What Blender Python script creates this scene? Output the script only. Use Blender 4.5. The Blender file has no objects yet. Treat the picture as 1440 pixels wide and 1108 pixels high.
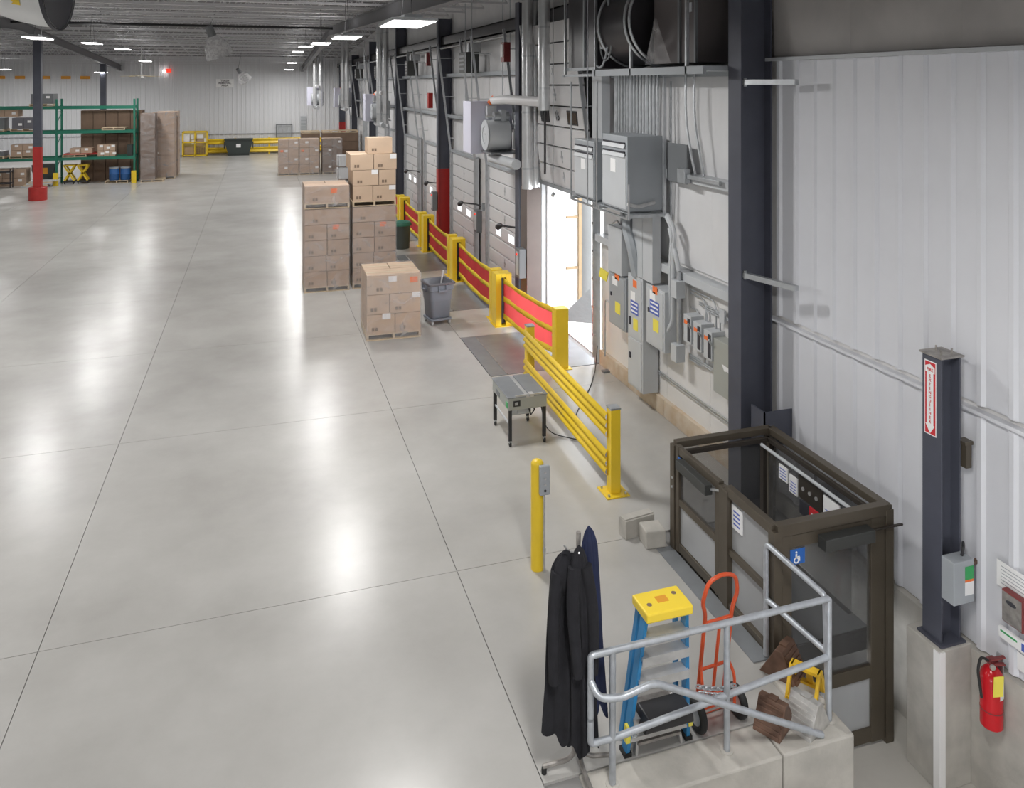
import bpy, bmesh, math, random
from mathutils import Vector, Matrix, Euler
random.seed(7)
R = math.radians
PI = math.pi
SC = bpy.context.scene
COL = SC.collection

# ------------------------------------------------------------------ camera
cam_d = bpy.data.cameras.new('camera')
cam_d.sensor_fit = 'HORIZONTAL'; cam_d.sensor_width = 36.0
cam_d.lens = 27.75
cam_d.shift_x = 0.0; cam_d.shift_y = -0.3028
cam_d.clip_start = 0.05; cam_d.clip_end = 300
cam = bpy.data.objects.new('camera', cam_d); COL.objects.link(cam)
cam.location = (0, 0, 5.0); cam.rotation_euler = (R(90), 0, R(-17.735))
SC.camera = cam

# ------------------------------------------------------------------ world (overcast daylight outside the dock)
w = bpy.data.worlds.new('sky'); SC.world = w; w.use_nodes = True
bg = w.node_tree.nodes['Background']
bg.inputs[0].default_value = (0.93, 0.96, 1.0, 1); bg.inputs[1].default_value = 6.5
SC.view_settings.view_transform = 'Standard'
SC.view_settings.look = 'None'
SC.view_settings.exposure = 0.0
SC.view_settings.gamma = 1.0
SC.view_settings.use_curve_mapping = False
LAMP_W = 182.0

# ------------------------------------------------------------------ materials
M = {}
def mat(name, col, rough=0.6, metal=0.0, spec=0.5, var=0.0, vscale=6.0, bump=0.0, bscale=60.0, col2=None, alpha=1.0, emit=None, estr=0.0, stretch=None):
    m = bpy.data.materials.new(name); m.use_nodes = True
    nt = m.node_tree; b = nt.nodes['Principled BSDF']
    b.inputs['Base Color'].default_value = (*col, 1)
    b.inputs['Roughness'].default_value = rough
    b.inputs['Metallic'].default_value = metal
    b.inputs['Specular IOR Level'].default_value = spec
    if emit:
        b.inputs['Emission Color'].default_value = (*emit, 1); b.inputs['Emission Strength'].default_value = estr
    if alpha < 1: b.inputs['Alpha'].default_value = alpha
    if var > 0 or col2 or bump > 0:
        tc = nt.nodes.new('ShaderNodeTexCoord')
        src = tc.outputs['Object']
        if stretch:
            mp = nt.nodes.new('ShaderNodeMapping'); mp.inputs['Scale'].default_value = stretch
            nt.links.new(src, mp.inputs[0]); src = mp.outputs[0]
    if var > 0 or col2:
        n = nt.nodes.new('ShaderNodeTexNoise'); n.inputs['Scale'].default_value = vscale; n.inputs['Detail'].default_value = 5
        nt.links.new(src, n.inputs['Vector'])
        r = nt.nodes.new('ShaderNodeValToRGB')
        r.color_ramp.elements[0].position = 0.3; r.color_ramp.elements[1].position = 0.7
        c2 = col2 if col2 else tuple(min(1, c*(1+var)) for c in col)
        c1 = col if col2 else tuple(c*(1-var) for c in col)
        r.color_ramp.elements[0].color = (*c1, 1); r.color_ramp.elements[1].color = (*c2, 1)
        nt.links.new(n.outputs[0], r.inputs[0]); nt.links.new(r.outputs[0], b.inputs['Base Color'])
    if bump > 0:
        n2 = nt.nodes.new('ShaderNodeTexNoise'); n2.inputs['Scale'].default_value = bscale; n2.inputs['Detail'].default_value = 3
        nt.links.new(src, n2.inputs['Vector'])
        bp = nt.nodes.new('ShaderNodeBump'); bp.inputs['Strength'].default_value = bump; bp.inputs['Distance'].default_value = 0.02
        nt.links.new(n2.outputs[0], bp.inputs['Height']); nt.links.new(bp.outputs[0], b.inputs['Normal'])
    M[name] = m
    return m

def translucent(name, col, fac):
    nt = M[name].node_tree; out = nt.nodes['Material Output']; b = nt.nodes['Principled BSDF']
    t = nt.nodes.new('ShaderNodeBsdfTranslucent'); t.inputs[0].default_value = (*col, 1)
    mx = nt.nodes.new('ShaderNodeMixShader'); mx.inputs[0].default_value = fac
    nt.links.new(b.outputs[0], mx.inputs[1]); nt.links.new(t.outputs[0], mx.inputs[2]); nt.links.new(mx.outputs[0], out.inputs[0])

def film(name, trans, col, rough, scale=5.0, lo=0.35, hi=0.7, amin=0.03, amax=0.5, stretch=(1, 1, 1)):
    """thin clear film or pane: part transparent, part glossy, milky streaks by noise"""
    m = bpy.data.materials.new(name); m.use_nodes = True
    nt = m.node_tree; nt.nodes.clear()
    out = nt.nodes.new('ShaderNodeOutputMaterial')
    t = nt.nodes.new('ShaderNodeBsdfTransparent'); t.inputs[0].default_value = (*trans, 1)
    g = nt.nodes.new('ShaderNodeBsdfPrincipled'); g.inputs['Base Color'].default_value = (*col, 1); g.inputs['Roughness'].default_value = rough
    mx = nt.nodes.new('ShaderNodeMixShader')
    tc = nt.nodes.new('ShaderNodeTexCoord'); n = nt.nodes.new('ShaderNodeTexNoise')
    n.inputs['Scale'].default_value = scale; n.inputs['Detail'].default_value = 6; n.inputs['Distortion'].default_value = 1.5
    mp = nt.nodes.new('ShaderNodeMapping'); mp.inputs['Scale'].default_value = stretch
    nt.links.new(tc.outputs['Object'], mp.inputs[0]); nt.links.new(mp.outputs[0], n.inputs['Vector'])
    mr = nt.nodes.new('ShaderNodeMapRange')
    mr.inputs['From Min'].default_value = lo; mr.inputs['From Max'].default_value = hi
    mr.inputs['To Min'].default_value = amin; mr.inputs['To Max'].default_value = amax
    nt.links.new(n.outputs[0], mr.inputs[0]); nt.links.new(mr.outputs[0], mx.inputs[0])
    nt.links.new(t.outputs[0], mx.inputs[1]); nt.links.new(g.outputs[0], mx.inputs[2]); nt.links.new(mx.outputs[0], out.inputs[0])
    M[name] = m
    return m

# polished concrete: tone blotches, gloss varying
def concrete_floor(name, c1, c2, r0, r1):
    m = bpy.data.materials.new(name); m.use_nodes = True
    nt = m.node_tree; b = nt.nodes['Principled BSDF']
    g = nt.nodes.new('ShaderNodeNewGeometry')
    n = nt.nodes.new('ShaderNodeTexNoise'); n.inputs['Scale'].default_value = 0.55; n.inputs['Detail'].default_value = 9; n.inputs['Roughness'].default_value = 0.62
    nt.links.new(g.outputs['Position'], n.inputs['Vector'])
    r = nt.nodes.new('ShaderNodeValToRGB')
    r.color_ramp.elements[0].position = 0.28; r.color_ramp.elements[0].color = (*c1, 1)
    r.color_ramp.elements[1].position = 0.72; r.color_ramp.elements[1].color = (*c2, 1)
    nt.links.new(n.outputs[0], r.inputs[0]); nt.links.new(r.outputs[0], b.inputs['Base Color'])
    n2 = nt.nodes.new('ShaderNodeTexNoise'); n2.inputs['Scale'].default_value = 1.3; n2.inputs['Detail'].default_value = 6
    nt.links.new(g.outputs['Position'], n2.inputs['Vector'])
    mr = nt.nodes.new('ShaderNodeMapRange'); mr.inputs['To Min'].default_value = r0; mr.inputs['To Max'].default_value = r1
    if r1-r0 > 0.2: nt.links.new(n2.outputs[0], mr.inputs[0]); nt.links.new(mr.outputs[0], b.inputs['Roughness'])
    else: b.inputs['Roughness'].default_value = (r0+r1)/2
    n3 = nt.nodes.new('ShaderNodeTexNoise'); n3.inputs['Scale'].default_value = 5.0; n3.inputs['Detail'].default_value = 2
    nt.links.new(g.outputs['Position'], n3.inputs['Vector'])
    bp = nt.nodes.new('ShaderNodeBump'); bp.inputs['Strength'].default_value = 0.02; bp.inputs['Distance'].default_value = 0.02
    nt.links.new(n3.outputs[0], bp.inputs['Height']); nt.links.new(bp.outputs[0], b.inputs['Normal'])
    M[name] = m

concrete_floor('polished', (0.40, 0.39, 0.37), (0.53, 0.52, 0.50), 0.20, 0.32)
concrete_floor('rough_concrete', (0.40, 0.385, 0.35), (0.56, 0.54, 0.50), 0.6, 0.85)
mat('joint', (0.24, 0.235, 0.23), 0.9)
mat('tan_block', (0.52, 0.40, 0.28), 0.85, var=0.18, vscale=5, col2=(0.62, 0.55, 0.46))
mat('cast_concrete', (0.47, 0.45, 0.41), 0.85, var=0.16, vscale=4, bump=0.15, bscale=25)
mat('liner', (0.72, 0.73, 0.77), 0.42, var=0.03, vscale=1.5)
mat('far_liner', (0.70, 0.71, 0.73), 0.5)
mat('vinyl', (0.72, 0.72, 0.73), 0.38, var=0.04, vscale=2, bump=0.3, bscale=3)
mat('brown_vinyl', (0.42, 0.40, 0.385), 0.5, var=0.08, vscale=2, bump=0.5, bscale=2.2)
mat('white_board', (0.70, 0.69, 0.68), 0.5, var=0.04, vscale=2)
mat('deck', (0.17, 0.17, 0.175), 0.5, var=0.1, vscale=1)
mat('joist_paint', (0.66, 0.66, 0.68), 0.4)
mat('steel_paint', (0.075, 0.08, 0.105), 0.5, var=0.1, vscale=3)
mat('rafter_paint', (0.16, 0.16, 0.17), 0.5)
mat('black_pipe', (0.02, 0.02, 0.022), 0.4)
mat('red_paint', (0.42, 0.025, 0.022), 0.4, var=0.1, vscale=5)
mat('galv', (0.52, 0.54, 0.56), 0.38, 0.75, var=0.12, vscale=8)
mat('duct_metal', (0.66, 0.67, 0.68), 0.3, 0.7, var=0.08, vscale=4)
mat('rail_galv', (0.50, 0.53, 0.57), 0.42, 0.55, var=0.12, vscale=14)
mat('alu', (0.62, 0.62, 0.62), 0.4, 0.7, var=0.1, vscale=10)
mat('worn_steel', (0.34, 0.32, 0.30), 0.45, 0.5, var=0.3, vscale=14)
mat('grey_plate', (0.26, 0.275, 0.29), 0.35, 0.3, var=0.12, vscale=3)
mat('grey_enamel', (0.36, 0.385, 0.41), 0.4, var=0.05, vscale=2)
mat('light_enamel', (0.52, 0.54, 0.56), 0.4, var=0.04, vscale=2)
mat('dark_enamel', (0.17, 0.18, 0.19), 0.4)
mat('olive_enamel', (0.38, 0.39, 0.36), 0.45)
mat('lavender', (0.60, 0.60, 0.70), 0.4)
mat('door_white', (0.68, 0.68, 0.69), 0.45)
mat('door_line', (0.10, 0.10, 0.11), 0.6)
mat('yellow', (0.86, 0.60, 0.03), 0.38, var=0.05, vscale=4)
mat('yellow_cloth', (0.90, 0.72, 0.05), 0.7)
mat('red_cloth', (0.62, 0.055, 0.055), 0.75, var=0.12, vscale=3, bump=0.4, bscale=5)
translucent('red_cloth', (0.98, 0.38, 0.38), 0.5)
translucent('yellow_cloth', (0.95, 0.7, 0.1), 0.25)
mat('orange_red', (0.62, 0.085, 0.025), 0.35, var=0.1, vscale=9)
mat('ladder_blue', (0.03, 0.24, 0.52), 0.45, var=0.08, vscale=8)
mat('ladder_yellow', (0.90, 0.66, 0.05), 0.5)
mat('rubber', (0.018, 0.018, 0.018), 0.7)
mat('black_plastic', (0.025, 0.025, 0.028), 0.45)
mat('bronze', (0.105, 0.088, 0.066), 0.42, 0.35, var=0.08, vscale=3)
mat('bronze_dark', (0.05, 0.042, 0.035), 0.45, 0.3)
mat('operator_box', (0.045, 0.047, 0.045), 0.5)
mat('black_cloth', (0.014, 0.014, 0.018), 0.95, var=0.3, vscale=7, bump=0.4, bscale=18)
mat('navy_cloth', (0.012, 0.018, 0.055), 0.9, var=0.25, vscale=7)
mat('cardboard', (0.47, 0.34, 0.25), 0.75, var=0.07, vscale=3)
mat('cardboard_light', (0.58, 0.43, 0.31), 0.75, var=0.06, vscale=3)
mat('cardboard_dark', (0.20, 0.135, 0.095), 0.8, var=0.12, vscale=2)
mat('tape', (0.62, 0.52, 0.38), 0.35)
mat('print', (0.20, 0.14, 0.10), 0.8)
mat('pallet_wood', (0.62, 0.50, 0.35), 0.8, var=0.14, vscale=7, stretch=(1, 6, 6))
mat('frame_wood', (0.30, 0.22, 0.13), 0.7, var=0.1, vscale=5)
mat('paper', (0.86, 0.86, 0.86), 0.6)
mat('orange_label', (0.90, 0.20, 0.05), 0.6)
mat('sign_red', (0.62, 0.03, 0.04), 0.5)
mat('sign_blue', (0.02, 0.13, 0.48), 0.5)
mat('label_blue', (0.09, 0.14, 0.50), 0.5)
mat('label_yellow', (0.88, 0.76, 0.10), 0.5)
mat('green_label', (0.05, 0.38, 0.12), 0.5)
mat('ink', (0.04, 0.04, 0.05), 0.6)
mat('white_ink', (0.9, 0.9, 0.9), 0.5)
mat('rack_green', (0.015, 0.17, 0.11), 0.45)
mat('drum_blue', (0.03, 0.12, 0.34), 0.4)
mat('bin_grey', (0.235, 0.26, 0.31), 0.5)
mat('bin_dark', (0.05, 0.06, 0.055), 0.5)
mat('bin_green', (0.02, 0.14, 0.09), 0.5)
mat('dumpster', (0.035, 0.045, 0.042), 0.5)
mat('ext_red', (0.58, 0.012, 0.02), 0.22)
mat('maroon', (0.20, 0.035, 0.035), 0.4)
mat('chock_brown', (0.17, 0.10, 0.07), 0.5, 0.3, var=0.35, vscale=9)
mat('chock_grey', (0.55, 0.54, 0.52), 0.4, 0.5, var=0.2, vscale=12)
mat('chock_yellow', (0.80, 0.50, 0.03), 0.5, var=0.15, vscale=10)
mat('dark_duct', (0.035, 0.032, 0.036), 0.35, var=0.2, vscale=2)
mat('brown_duct', (0.12, 0.105, 0.105), 0.4)
mat('orange_sign', (0.75, 0.33, 0.03), 0.5)
mat('fan_tan', (0.62, 0.50, 0.25), 0.5)
mat('quilt_grey', (0.15, 0.155, 0.155), 0.7, bump=0.4, bscale=8)
mat('lens', (0.95, 0.97, 1.0), 0.4, emit=(1.0, 0.985, 0.96), estr=9.0)
mat('fill_glow', (0.9, 0.9, 0.9), 0.4, emit=(1.0, 0.985, 0.96), estr=1.5)  # glow of the strips added on top of the housings
mat('red_light', (0.8, 0.05, 0.03), 0.4, emit=(1.0, 0.06, 0.03), estr=0.8)
mat('casing', (0.17, 0.14, 0.13), 0.5, 0.2, var=0.1, vscale=2)
mat('pane_light', (0.9, 0.95, 1), 0.2, emit=(0.92, 0.96, 1.0), estr=1.3)
mat('pane_dark', (0.03, 0.025, 0.025), 0.1)
mat('mirror', (0.8, 0.8, 0.8), 0.12, 1.0)
mat('bag_grey', (0.16, 0.16, 0.18), 0.25)
film('stretch_film', (0.95, 0.94, 0.94), (0.80, 0.79, 0.80), 0.16, scale=2.2, lo=0.36, hi=0.80, amin=0.10, amax=0.42, stretch=(1, 1, 1.6))
film('smoke_glass', (0.82, 0.82, 0.82), (0.24, 0.24, 0.24), 0.08, scale=1.0, lo=0.2, hi=0.8, amin=0.14, amax=0.20)
film('milk_panel', (0.85, 0.86, 0.87), (0.58, 0.59, 0.60), 0.3, scale=1.0, lo=0.2, hi=0.8, amin=0.50, amax=0.60)
film('bell_clear', (0.85, 0.85, 0.87), (0.8, 0.8, 0.8), 0.12, scale=7, lo=0.4, hi=0.6, amin=0.3, amax=0.6)

# ------------------------------------------------------------------ mesh helpers
class MB:
    def __init__(s): s.v = []; s.f = []; s.mi = []; s.cur = 0
    def m(s, i): s.cur = i; return s
    def add(s, vs, fs):
        o = len(s.v); s.v += [tuple(v) for v in vs]
        for f in fs: s.f.append(tuple(i+o for i in f)); s.mi.append(s.cur)
        return s
    def box(s, x0, x1, y0, y1, z0, z1):
        if x1 < x0: x0, x1 = x1, x0
        if y1 < y0: y0, y1 = y1, y0
        if z1 < z0: z0, z1 = z1, z0
        vs = [(x0,y0,z0),(x1,y0,z0),(x1,y1,z0),(x0,y1,z0),(x0,y0,z1),(x1,y0,z1),(x1,y1,z1),(x0,y1,z1)]
        return s.add(vs, [(0,3,2,1),(4,5,6,7),(0,1,5,4),(1,2,6,5),(2,3,7,6),(3,0,4,7)])
    def tbox(s, mtx, sx, sy, sz):
        vs = [mtx @ Vector((x*sx/2, y*sy/2, z*sz/2)) for z in (-1,1) for x, y in ((-1,-1),(1,-1),(1,1),(-1,1))]
        return s.add(vs, [(0,3,2,1),(4,5,6,7),(0,1,5,4),(1,2,6,5),(2,3,7,6),(3,0,4,7)])
    def bar(s, p, q, wd, ht, up=(0,0,1)):
        p = Vector(p); q = Vector(q); d = q-p; L = d.length; d.normalize()
        u = Vector(up)
        if abs(d.dot(u)) > 0.98: u = Vector((0,1,0)) if abs(d.y) < 0.9 else Vector((1,0,0))
        sd = d.cross(u).normalized(); u = sd.cross(d).normalized()
        mt = Matrix((( d.x, sd.x, u.x, 0),(d.y, sd.y, u.y, 0),(d.z, sd.z, u.z, 0),(0,0,0,1)))
        mt.translation = (p+q)/2
        return s.tbox(mt, L, wd, ht)
    def tube(s, pts, r, n=8, closed=False, cap=True):
        pts = [Vector(p) for p in pts]; N = len(pts)
        rr = r if isinstance(r, (list, tuple)) else [r]*N
        prev = None; rings = []
        for i, p in enumerate(pts):
            if closed: d = pts[(i+1) % N]-pts[i-1]
            else: d = pts[min(i+1, N-1)]-pts[max(i-1, 0)]
            if d.length < 1e-9: d = Vector((0,0,1))
            d.normalize()
            if prev is None:
                a = Vector((0,0,1)) if abs(d.z) < 0.9 else Vector((1,0,0))
                u = d.cross(a).normalized()
            else:
                u = prev-d*prev.dot(d)
                u = u.normalized() if u.length > 1e-6 else d.orthogonal().normalized()
            prev = u; vv = d.cross(u)
            rings.append([p+(u*math.cos(2*PI*k/n)+vv*math.sin(2*PI*k/n))*rr[i] for k in range(n)])
        vs = [v for rg in rings for v in rg]; fs = []
        for i in range(N if closed else N-1):
            a = i*n; b = ((i+1) % N)*n
            for k in range(n): fs.append((a+k, a+(k+1) % n, b+(k+1) % n, b+k))
        if cap and not closed: fs.append(tuple(range(n))[::-1]); fs.append(tuple((N-1)*n+k for k in range(n)))
        return s.add(vs, fs)
    def cyl(s, p, q, r, n=12, r2=None): return s.tube([p, q], [r, r if r2 is None else r2], n)
    def lathe(s, prof, n=20, c=(0,0,0), ax='z'):
        vs = []; fs = []
        for r, h in prof:
            for k in range(n):
                a = 2*PI*k/n; x, y = r*math.cos(a), r*math.sin(a)
                if ax == 'z': p = (x, y, h)
                elif ax == 'x': p = (h, x, y)
                else: p = (y, h, x)
                vs.append((p[0]+c[0], p[1]+c[1], p[2]+c[2]))
        for i in range(len(prof)-1):
            for k in range(n): fs.append((i*n+k, i*n+(k+1) % n, (i+1)*n+(k+1) % n, (i+1)*n+k))
        return s.add(vs, fs)
    def prism(s, poly, a0, a1, ax='y'):
        """extrude a 2-D outline: ax y -> outline in (x,z); ax x -> (y,z); ax z -> (x,y)"""
        def P(p, a): return {'y': (p[0], a, p[1]), 'x': (a, p[0], p[1]), 'z': (p[0], p[1], a)}[ax]
        n = len(poly); vs = [P(p, a0) for p in poly]+[P(p, a1) for p in poly]
        fs = [tuple(range(n)), tuple(range(2*n-1, n-1, -1))]+[(i, (i+1) % n, n+(i+1) % n, n+i) for i in range(n)]
        return s.add(vs, fs)
    def grid(s, fn, nu, nv):
        vs = [fn(i/nu, j/nv) for j in range(nv+1) for i in range(nu+1)]
        fs = [(j*(nu+1)+i, j*(nu+1)+i+1, (j+1)*(nu+1)+i+1, (j+1)*(nu+1)+i) for j in range(nv) for i in range(nu)]
        return s.add(vs, fs)
    def mesh(s, name, mats, smooth=False):
        me = bpy.data.meshes.new(name); me.from_pydata(s.v, [], s.f)
        for k in (mats if isinstance(mats, (list, tuple)) else [mats]): me.materials.append(M[k])
        me.polygons.foreach_set('material_index', s.mi)
        bm = bmesh.new(); bm.from_mesh(me); bmesh.ops.recalc_face_normals(bm, faces=bm.faces); bm.to_mesh(me); bm.free()
        if smooth:
            me.polygons.foreach_set('use_smooth', [True]*len(me.polygons))
            try: me.set_sharp_from_angle(angle=R(38))
            except Exception: pass
        me.update()
        return me
    def build(s, name, mats, parent=None, smooth=False, bevel=0.0, loc=(0,0,0), rot=(0,0,0)):
        o = bpy.data.objects.new(name, s.mesh(name, mats, smooth)); COL.objects.link(o)
        if parent: o.parent = parent
        o.location = loc; o.rotation_euler = rot
        if bevel > 0:
            b = o.modifiers.new('bevel', 'BEVEL'); b.width = bevel; b.segments = 2; b.limit_method = 'ANGLE'; b.angle_limit = R(40)
        return o

def tag(o, label, cat, group=None, kind=None):
    o['label'] = label; o['category'] = cat
    if group: o['group'] = group
    if kind: o['kind'] = kind
    return o
def thing(name, label, cat, loc=(0,0,0), rz=0, group=None, kind=None):
    o = bpy.data.objects.new(name, None); COL.objects.link(o)
    o.location = loc; o.rotation_euler = (0, 0, rz); o.empty_display_size = 0.1
    return tag(o, label, cat, group, kind)
def inst(me, name, parent=None, loc=(0,0,0), rot=(0,0,0), scale=None):
    o = bpy.data.objects.new(name, me); COL.objects.link(o)
    if parent: o.parent = parent
    o.location = loc; o.rotation_euler = rot
    if scale: o.scale = scale
    return o
def copy_tree(o, loc=None, rz=None, label=None, parent=None):
    c = o.copy(); COL.objects.link(c)
    if parent: c.parent = parent
    if loc is not None: c.location = loc
    if rz is not None: c.rotation_euler = (0, 0, rz)
    if label: c['label'] = label
    for ch in list(o.children): copy_tree(ch, parent=c)
    return c
def arc(c, r, a0, a1, n, fn):
    return [fn(c[0]+r*math.cos(a0+(a1-a0)*i/n), c[1]+r*math.sin(a0+(a1-a0)*i/n)) for i in range(n+1)]
def rounded(pts, r, n=5):
    """polyline with rounded corners"""
    pts = [Vector(p) for p in pts]; out = [pts[0]]
    for i in range(1, len(pts)-1):
        a, b, c = pts[i-1], pts[i], pts[i+1]
        u = (a-b); v = (c-b); k = min(r, u.length*0.45, v.length*0.45); u.normalize(); v.normalize()
        p, q = b+u*k, b+v*k
        for j in range(n+1):
            t = j/n; out.append((1-t)**2*p+2*t*(1-t)*b+t*t*q)
    out.append(pts[-1])
    return out
FACE_X = (R(90), 0, R(-90))   # flat print whose front looks to -X
FACE_Y = (R(90), 0, 0)        # flat print whose front looks to -Y
FACE_Z = (0, 0, 0)
def lettering(text, size, matname, parent, loc, rot, name='lettering', space=1.0, extrude=0.0008, bold=0.012):
    cu = bpy.data.curves.new('t', 'FONT'); cu.body = text; cu.size = size; cu.align_x = 'CENTER'; cu.align_y = 'CENTER'
    cu.space_line = space; cu.extrude = extrude; cu.resolution_u = 2; cu.offset = bold*size
    t = bpy.data.objects.new('t', cu); COL.objects.link(t)
    bpy.context.view_layer.update()
    me = bpy.data.meshes.new_from_object(t.evaluated_get(bpy.context.evaluated_depsgraph_get()))
    bpy.data.objects.remove(t); bpy.data.curves.remove(cu)
    me.name = name; me.materials.clear(); me.materials.append(M[matname])
    return inst(me, name, parent, loc, rot)
def plate(w_, h_, t_, matname, name, parent, loc, rot, bevel=0):
    return MB().box(-w_/2, w_/2, -h_/2, h_/2, -t_, 0).build(name, matname, parent, loc=loc, rot=rot, bevel=bevel)

# ------------------------------------------------------------------ setting: roof shape
RIDGE = 35.5
def zc(y): return 7.5-0.0347*(RIDGE-y) if y < RIDGE else 7.5-0.05*(y-RIDGE)
XL, XR, YN, YF = -24.0, 5.9, -6.0, 60.0

# floor: saw-cut slabs on a sub-base
fl = thing('floor', 'polished grey concrete warehouse floor with saw-cut joints', 'floor', kind='structure')
MB().box(XL, 2.59, YN, YF, -0.3, -0.02).box(2.59, 4.2, 5.3, YF, -0.3, -0.02).box(4.2, 5.9, 7.6, YF, -0.3, -0.02).build('sub_base', 'joint', fl)
xs = [XL]+[-1.86-3.79*k for k in range(5, -1, -1)]+[1.93, 5.8]
ys = [YN, -4.0, 0.0, 3.95, 7.89, 12.11]+[16.0+3.95*k for k in range(12)]
ys = [y for y in ys if y < YF-1]+[YF]
def slab(x0, x1, y0, y1):
    g = 0.0035
    MB().box(x0+g, x1-g, y0+g, y1-g, -0.1, 0).build('slab', 'polished', fl)
LEVX = 3.76
LEVELERS = [(12.95, 15.12), (16.95, 19.1), (20.75, 22.95), (24.9, 27.1), (29.0, 31.2)]
for i in range(len(xs)-1):
    for j in range(len(ys)-1):
        x0, x1, y0, y1 = xs[i], xs[i+1], ys[j], ys[j+1]
        if i < len(xs)-2: slab(x0, x1, y0, y1); continue
        if y1 <= 3.96: slab(x0, 2.6, y0, y1); continue
        if y0 < 7.8:                                  # beside the lift and over the stair wall
            slab(x0, 4.22, 5.3, y1); slab(x0, 2.6, y0, 4.95); continue
        if y0 < 8: slab(x0, x1, y0, y1); continue
        cuts = [(a, b) for a, b in LEVELERS if b > y0 and a < y1]
        if not cuts: slab(x0, x1, y0, y1); continue
        slab(x0, LEVX, y0, y1)
        yy = y0
        for a, b in cuts:
            if a > yy+0.02: slab(LEVX, x1, yy, a)
            yy = max(yy, b)
        if yy < y1-0.02: slab(LEVX, x1, yy, y1)
st = MB().box(4.2, 5.9, -6, 7.6, -1.2, -1.0).box(2.6, 4.2, -6, 4.9, -1.2, -1.0).build('floor_lower', 'rough_concrete')
tag(st, 'lower grey concrete floor in front of the platform lift', 'floor', kind='structure')

# stair wall under the galvanized railing, with the stair going down on its near side
sw = thing('stair_wall', 'pale cast concrete stair wall and curb under the galvanized railing', 'wall', kind='structure')
MB().box(3.72, 4.36, 4.98, 5.3, -1.0, 0.0).build('wall_block', 'cast_concrete', sw, bevel=0.015)
MB().box(2.2, 3.71, 4.98, 5.3, -1.0, 0.0).build('wall_block', 'cast_concrete', sw, bevel=0.015)
MB().box(4.08, 4.36, 5.3, 5.80, -1.0, 0.03).build('curb', 'cast_concrete', sw, bevel=0.02)
for k in range(5):
    MB().box(2.6+0.3*k, 2.9+0.3*k+ (0.0), 3.7, 4.97, -1.0, -0.17*(k+1)).build('step', 'cast_concrete', sw, bevel=0.01)

# right wall (dock wall)
wr = thing('wall_right', 'dock wall of white liner panels, insulation and concrete base', 'wall', kind='structure')
DOORS = [13.05, 17.2, 21.3, 25.45, 29.55, 33.7, 37.8, 41.9, 46.0, 50.2]   # near jamb of each dock door
DW, DH = 2.9, 2.85
a, b = DOORS[0], DOORS[0]+DW
MB().box(5.9, 6.05, YN, a, -1.2, 8).box(5.9, 6.05, b, YF, -0.3, 8).box(5.9, 6.05, a, b, DH, 8).box(5.9, 6.05, a, b, -0.3, 0).build('backing', 'white_board', wr)
# concrete base
MB().box(5.82, 5.9, YN, 8.2, -1.0, 0.16).build('concrete_base', 'cast_concrete', wr)
for k in range(4):
    MB().box(5.78, 5.9, 8.2+1.2*k+0.004, min(8.2+1.2*(k+1), 12.95)-0.004, 0, 0.26).build('base_block', 'tan_block', wr, bevel=0.006)
# liner panels of the near bay: each with a folded rib
def liner_mesh(h, wdt=0.3050, d=0.028):
    prof = [(0, 0), (wdt-0.10, 0), (wdt-0.075, -d), (wdt-0.030, -d), (wdt-0.004, 0), (wdt, 0)]
    n = len(prof); vs = [(p[1], p[0], z) for z in (0, h) for p in prof]
    return MB().add(vs, [(i, i+1, n+i+1, n+i) for i in range(n-1)]).mesh('liner_panel', 'liner')
lo, up = liner_mesh(2.0), liner_mesh(3.02)
for k in range(22):
    y = 1.30+0.305*k
    inst(lo, 'liner_panel', wr, (5.885, y, 0.17)); inst(up, 'liner_panel', wr, (5.885, y, 2.25))
MB().box(5.82, 5.9, 1.2, 8.1, 2.18, 2.21).build('girt', 'liner', wr)
MB().box(5.78, 5.9, 1.2, 8.1, 5.27, 5.31).build('trim_angle', 'light_enamel', wr)
# billowing insulation facing
def quilt(wdt, h, matname, bulge=0.05, nx=10, nz=8, seed=0):
    rnd = random.Random(seed); ph = [rnd.uniform(0, 6) for _ in range(4)]
    def f(u, v):
        e = math.sin(PI*u)**0.6*math.sin(PI*min(1, max(0, v)))**0.4
        x = -bulge*e*(0.75+0.25*math.sin(9*u+ph[0])*math.sin(3*v+ph[1]))-0.012*math.sin(25*u+ph[2])*abs(1-2*v)**3*e**0.3
        return (x, u*wdt, v*h)
    return MB().grid(f, nx*2, nz).mesh('insulation', matname, True)
for k in range(5):
    inst(quilt(1.38, 2.2, 'brown_vinyl', 0.06, seed=k), 'insulation', wr, (5.87, 1.25+1.38*k, 5.32))
for k in range(4):   # bay with the electrical panels
    y = 8.22+1.19*k
    inst(quilt(1.19, 1.5, 'vinyl', 0.06, seed=20+k), 'insulation', wr, (5.87, y, 3.72))
    inst(quilt(1.19, 1.3, 'vinyl', 0.05, seed=30+k), 'insulation', wr, (5.87, y, 2.38))
    inst(quilt(1.19, 2.0, 'vinyl', 0.05, seed=40+k), 'insulation', wr, (5.87, y, 5.25))
    MB().box(5.84, 5.9, y+0.004, y+1.186, 0.26, 2.17).build('wall_board', 'white_board', wr)
for z in (2.27, 3.68, 5.16):
    MB().box(5.70, 5.9, 8.2, 12.96, z-0.06, z-0.045).box(5.70, 5.712, 8.2, 12.96, z-0.045, z+0.05).box(5.70, 5.9, 8.2, 12.96, z+0.05, z+0.06).build('girt', 'light_enamel' if z < 5 else 'grey_enamel', wr)
qa = [quilt(1.37, 1.05, 'vinyl', 0.05, seed=50+k) for k in range(3)]
qb = [quilt(1.37, 2.1, 'vinyl', 0.06, seed=60+k) for k in range(3)]
qc = [quilt(1.37, 1.8, 'vinyl', 0.05, seed=70+k) for k in range(3)]
k = 0; y = 16.2
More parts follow.
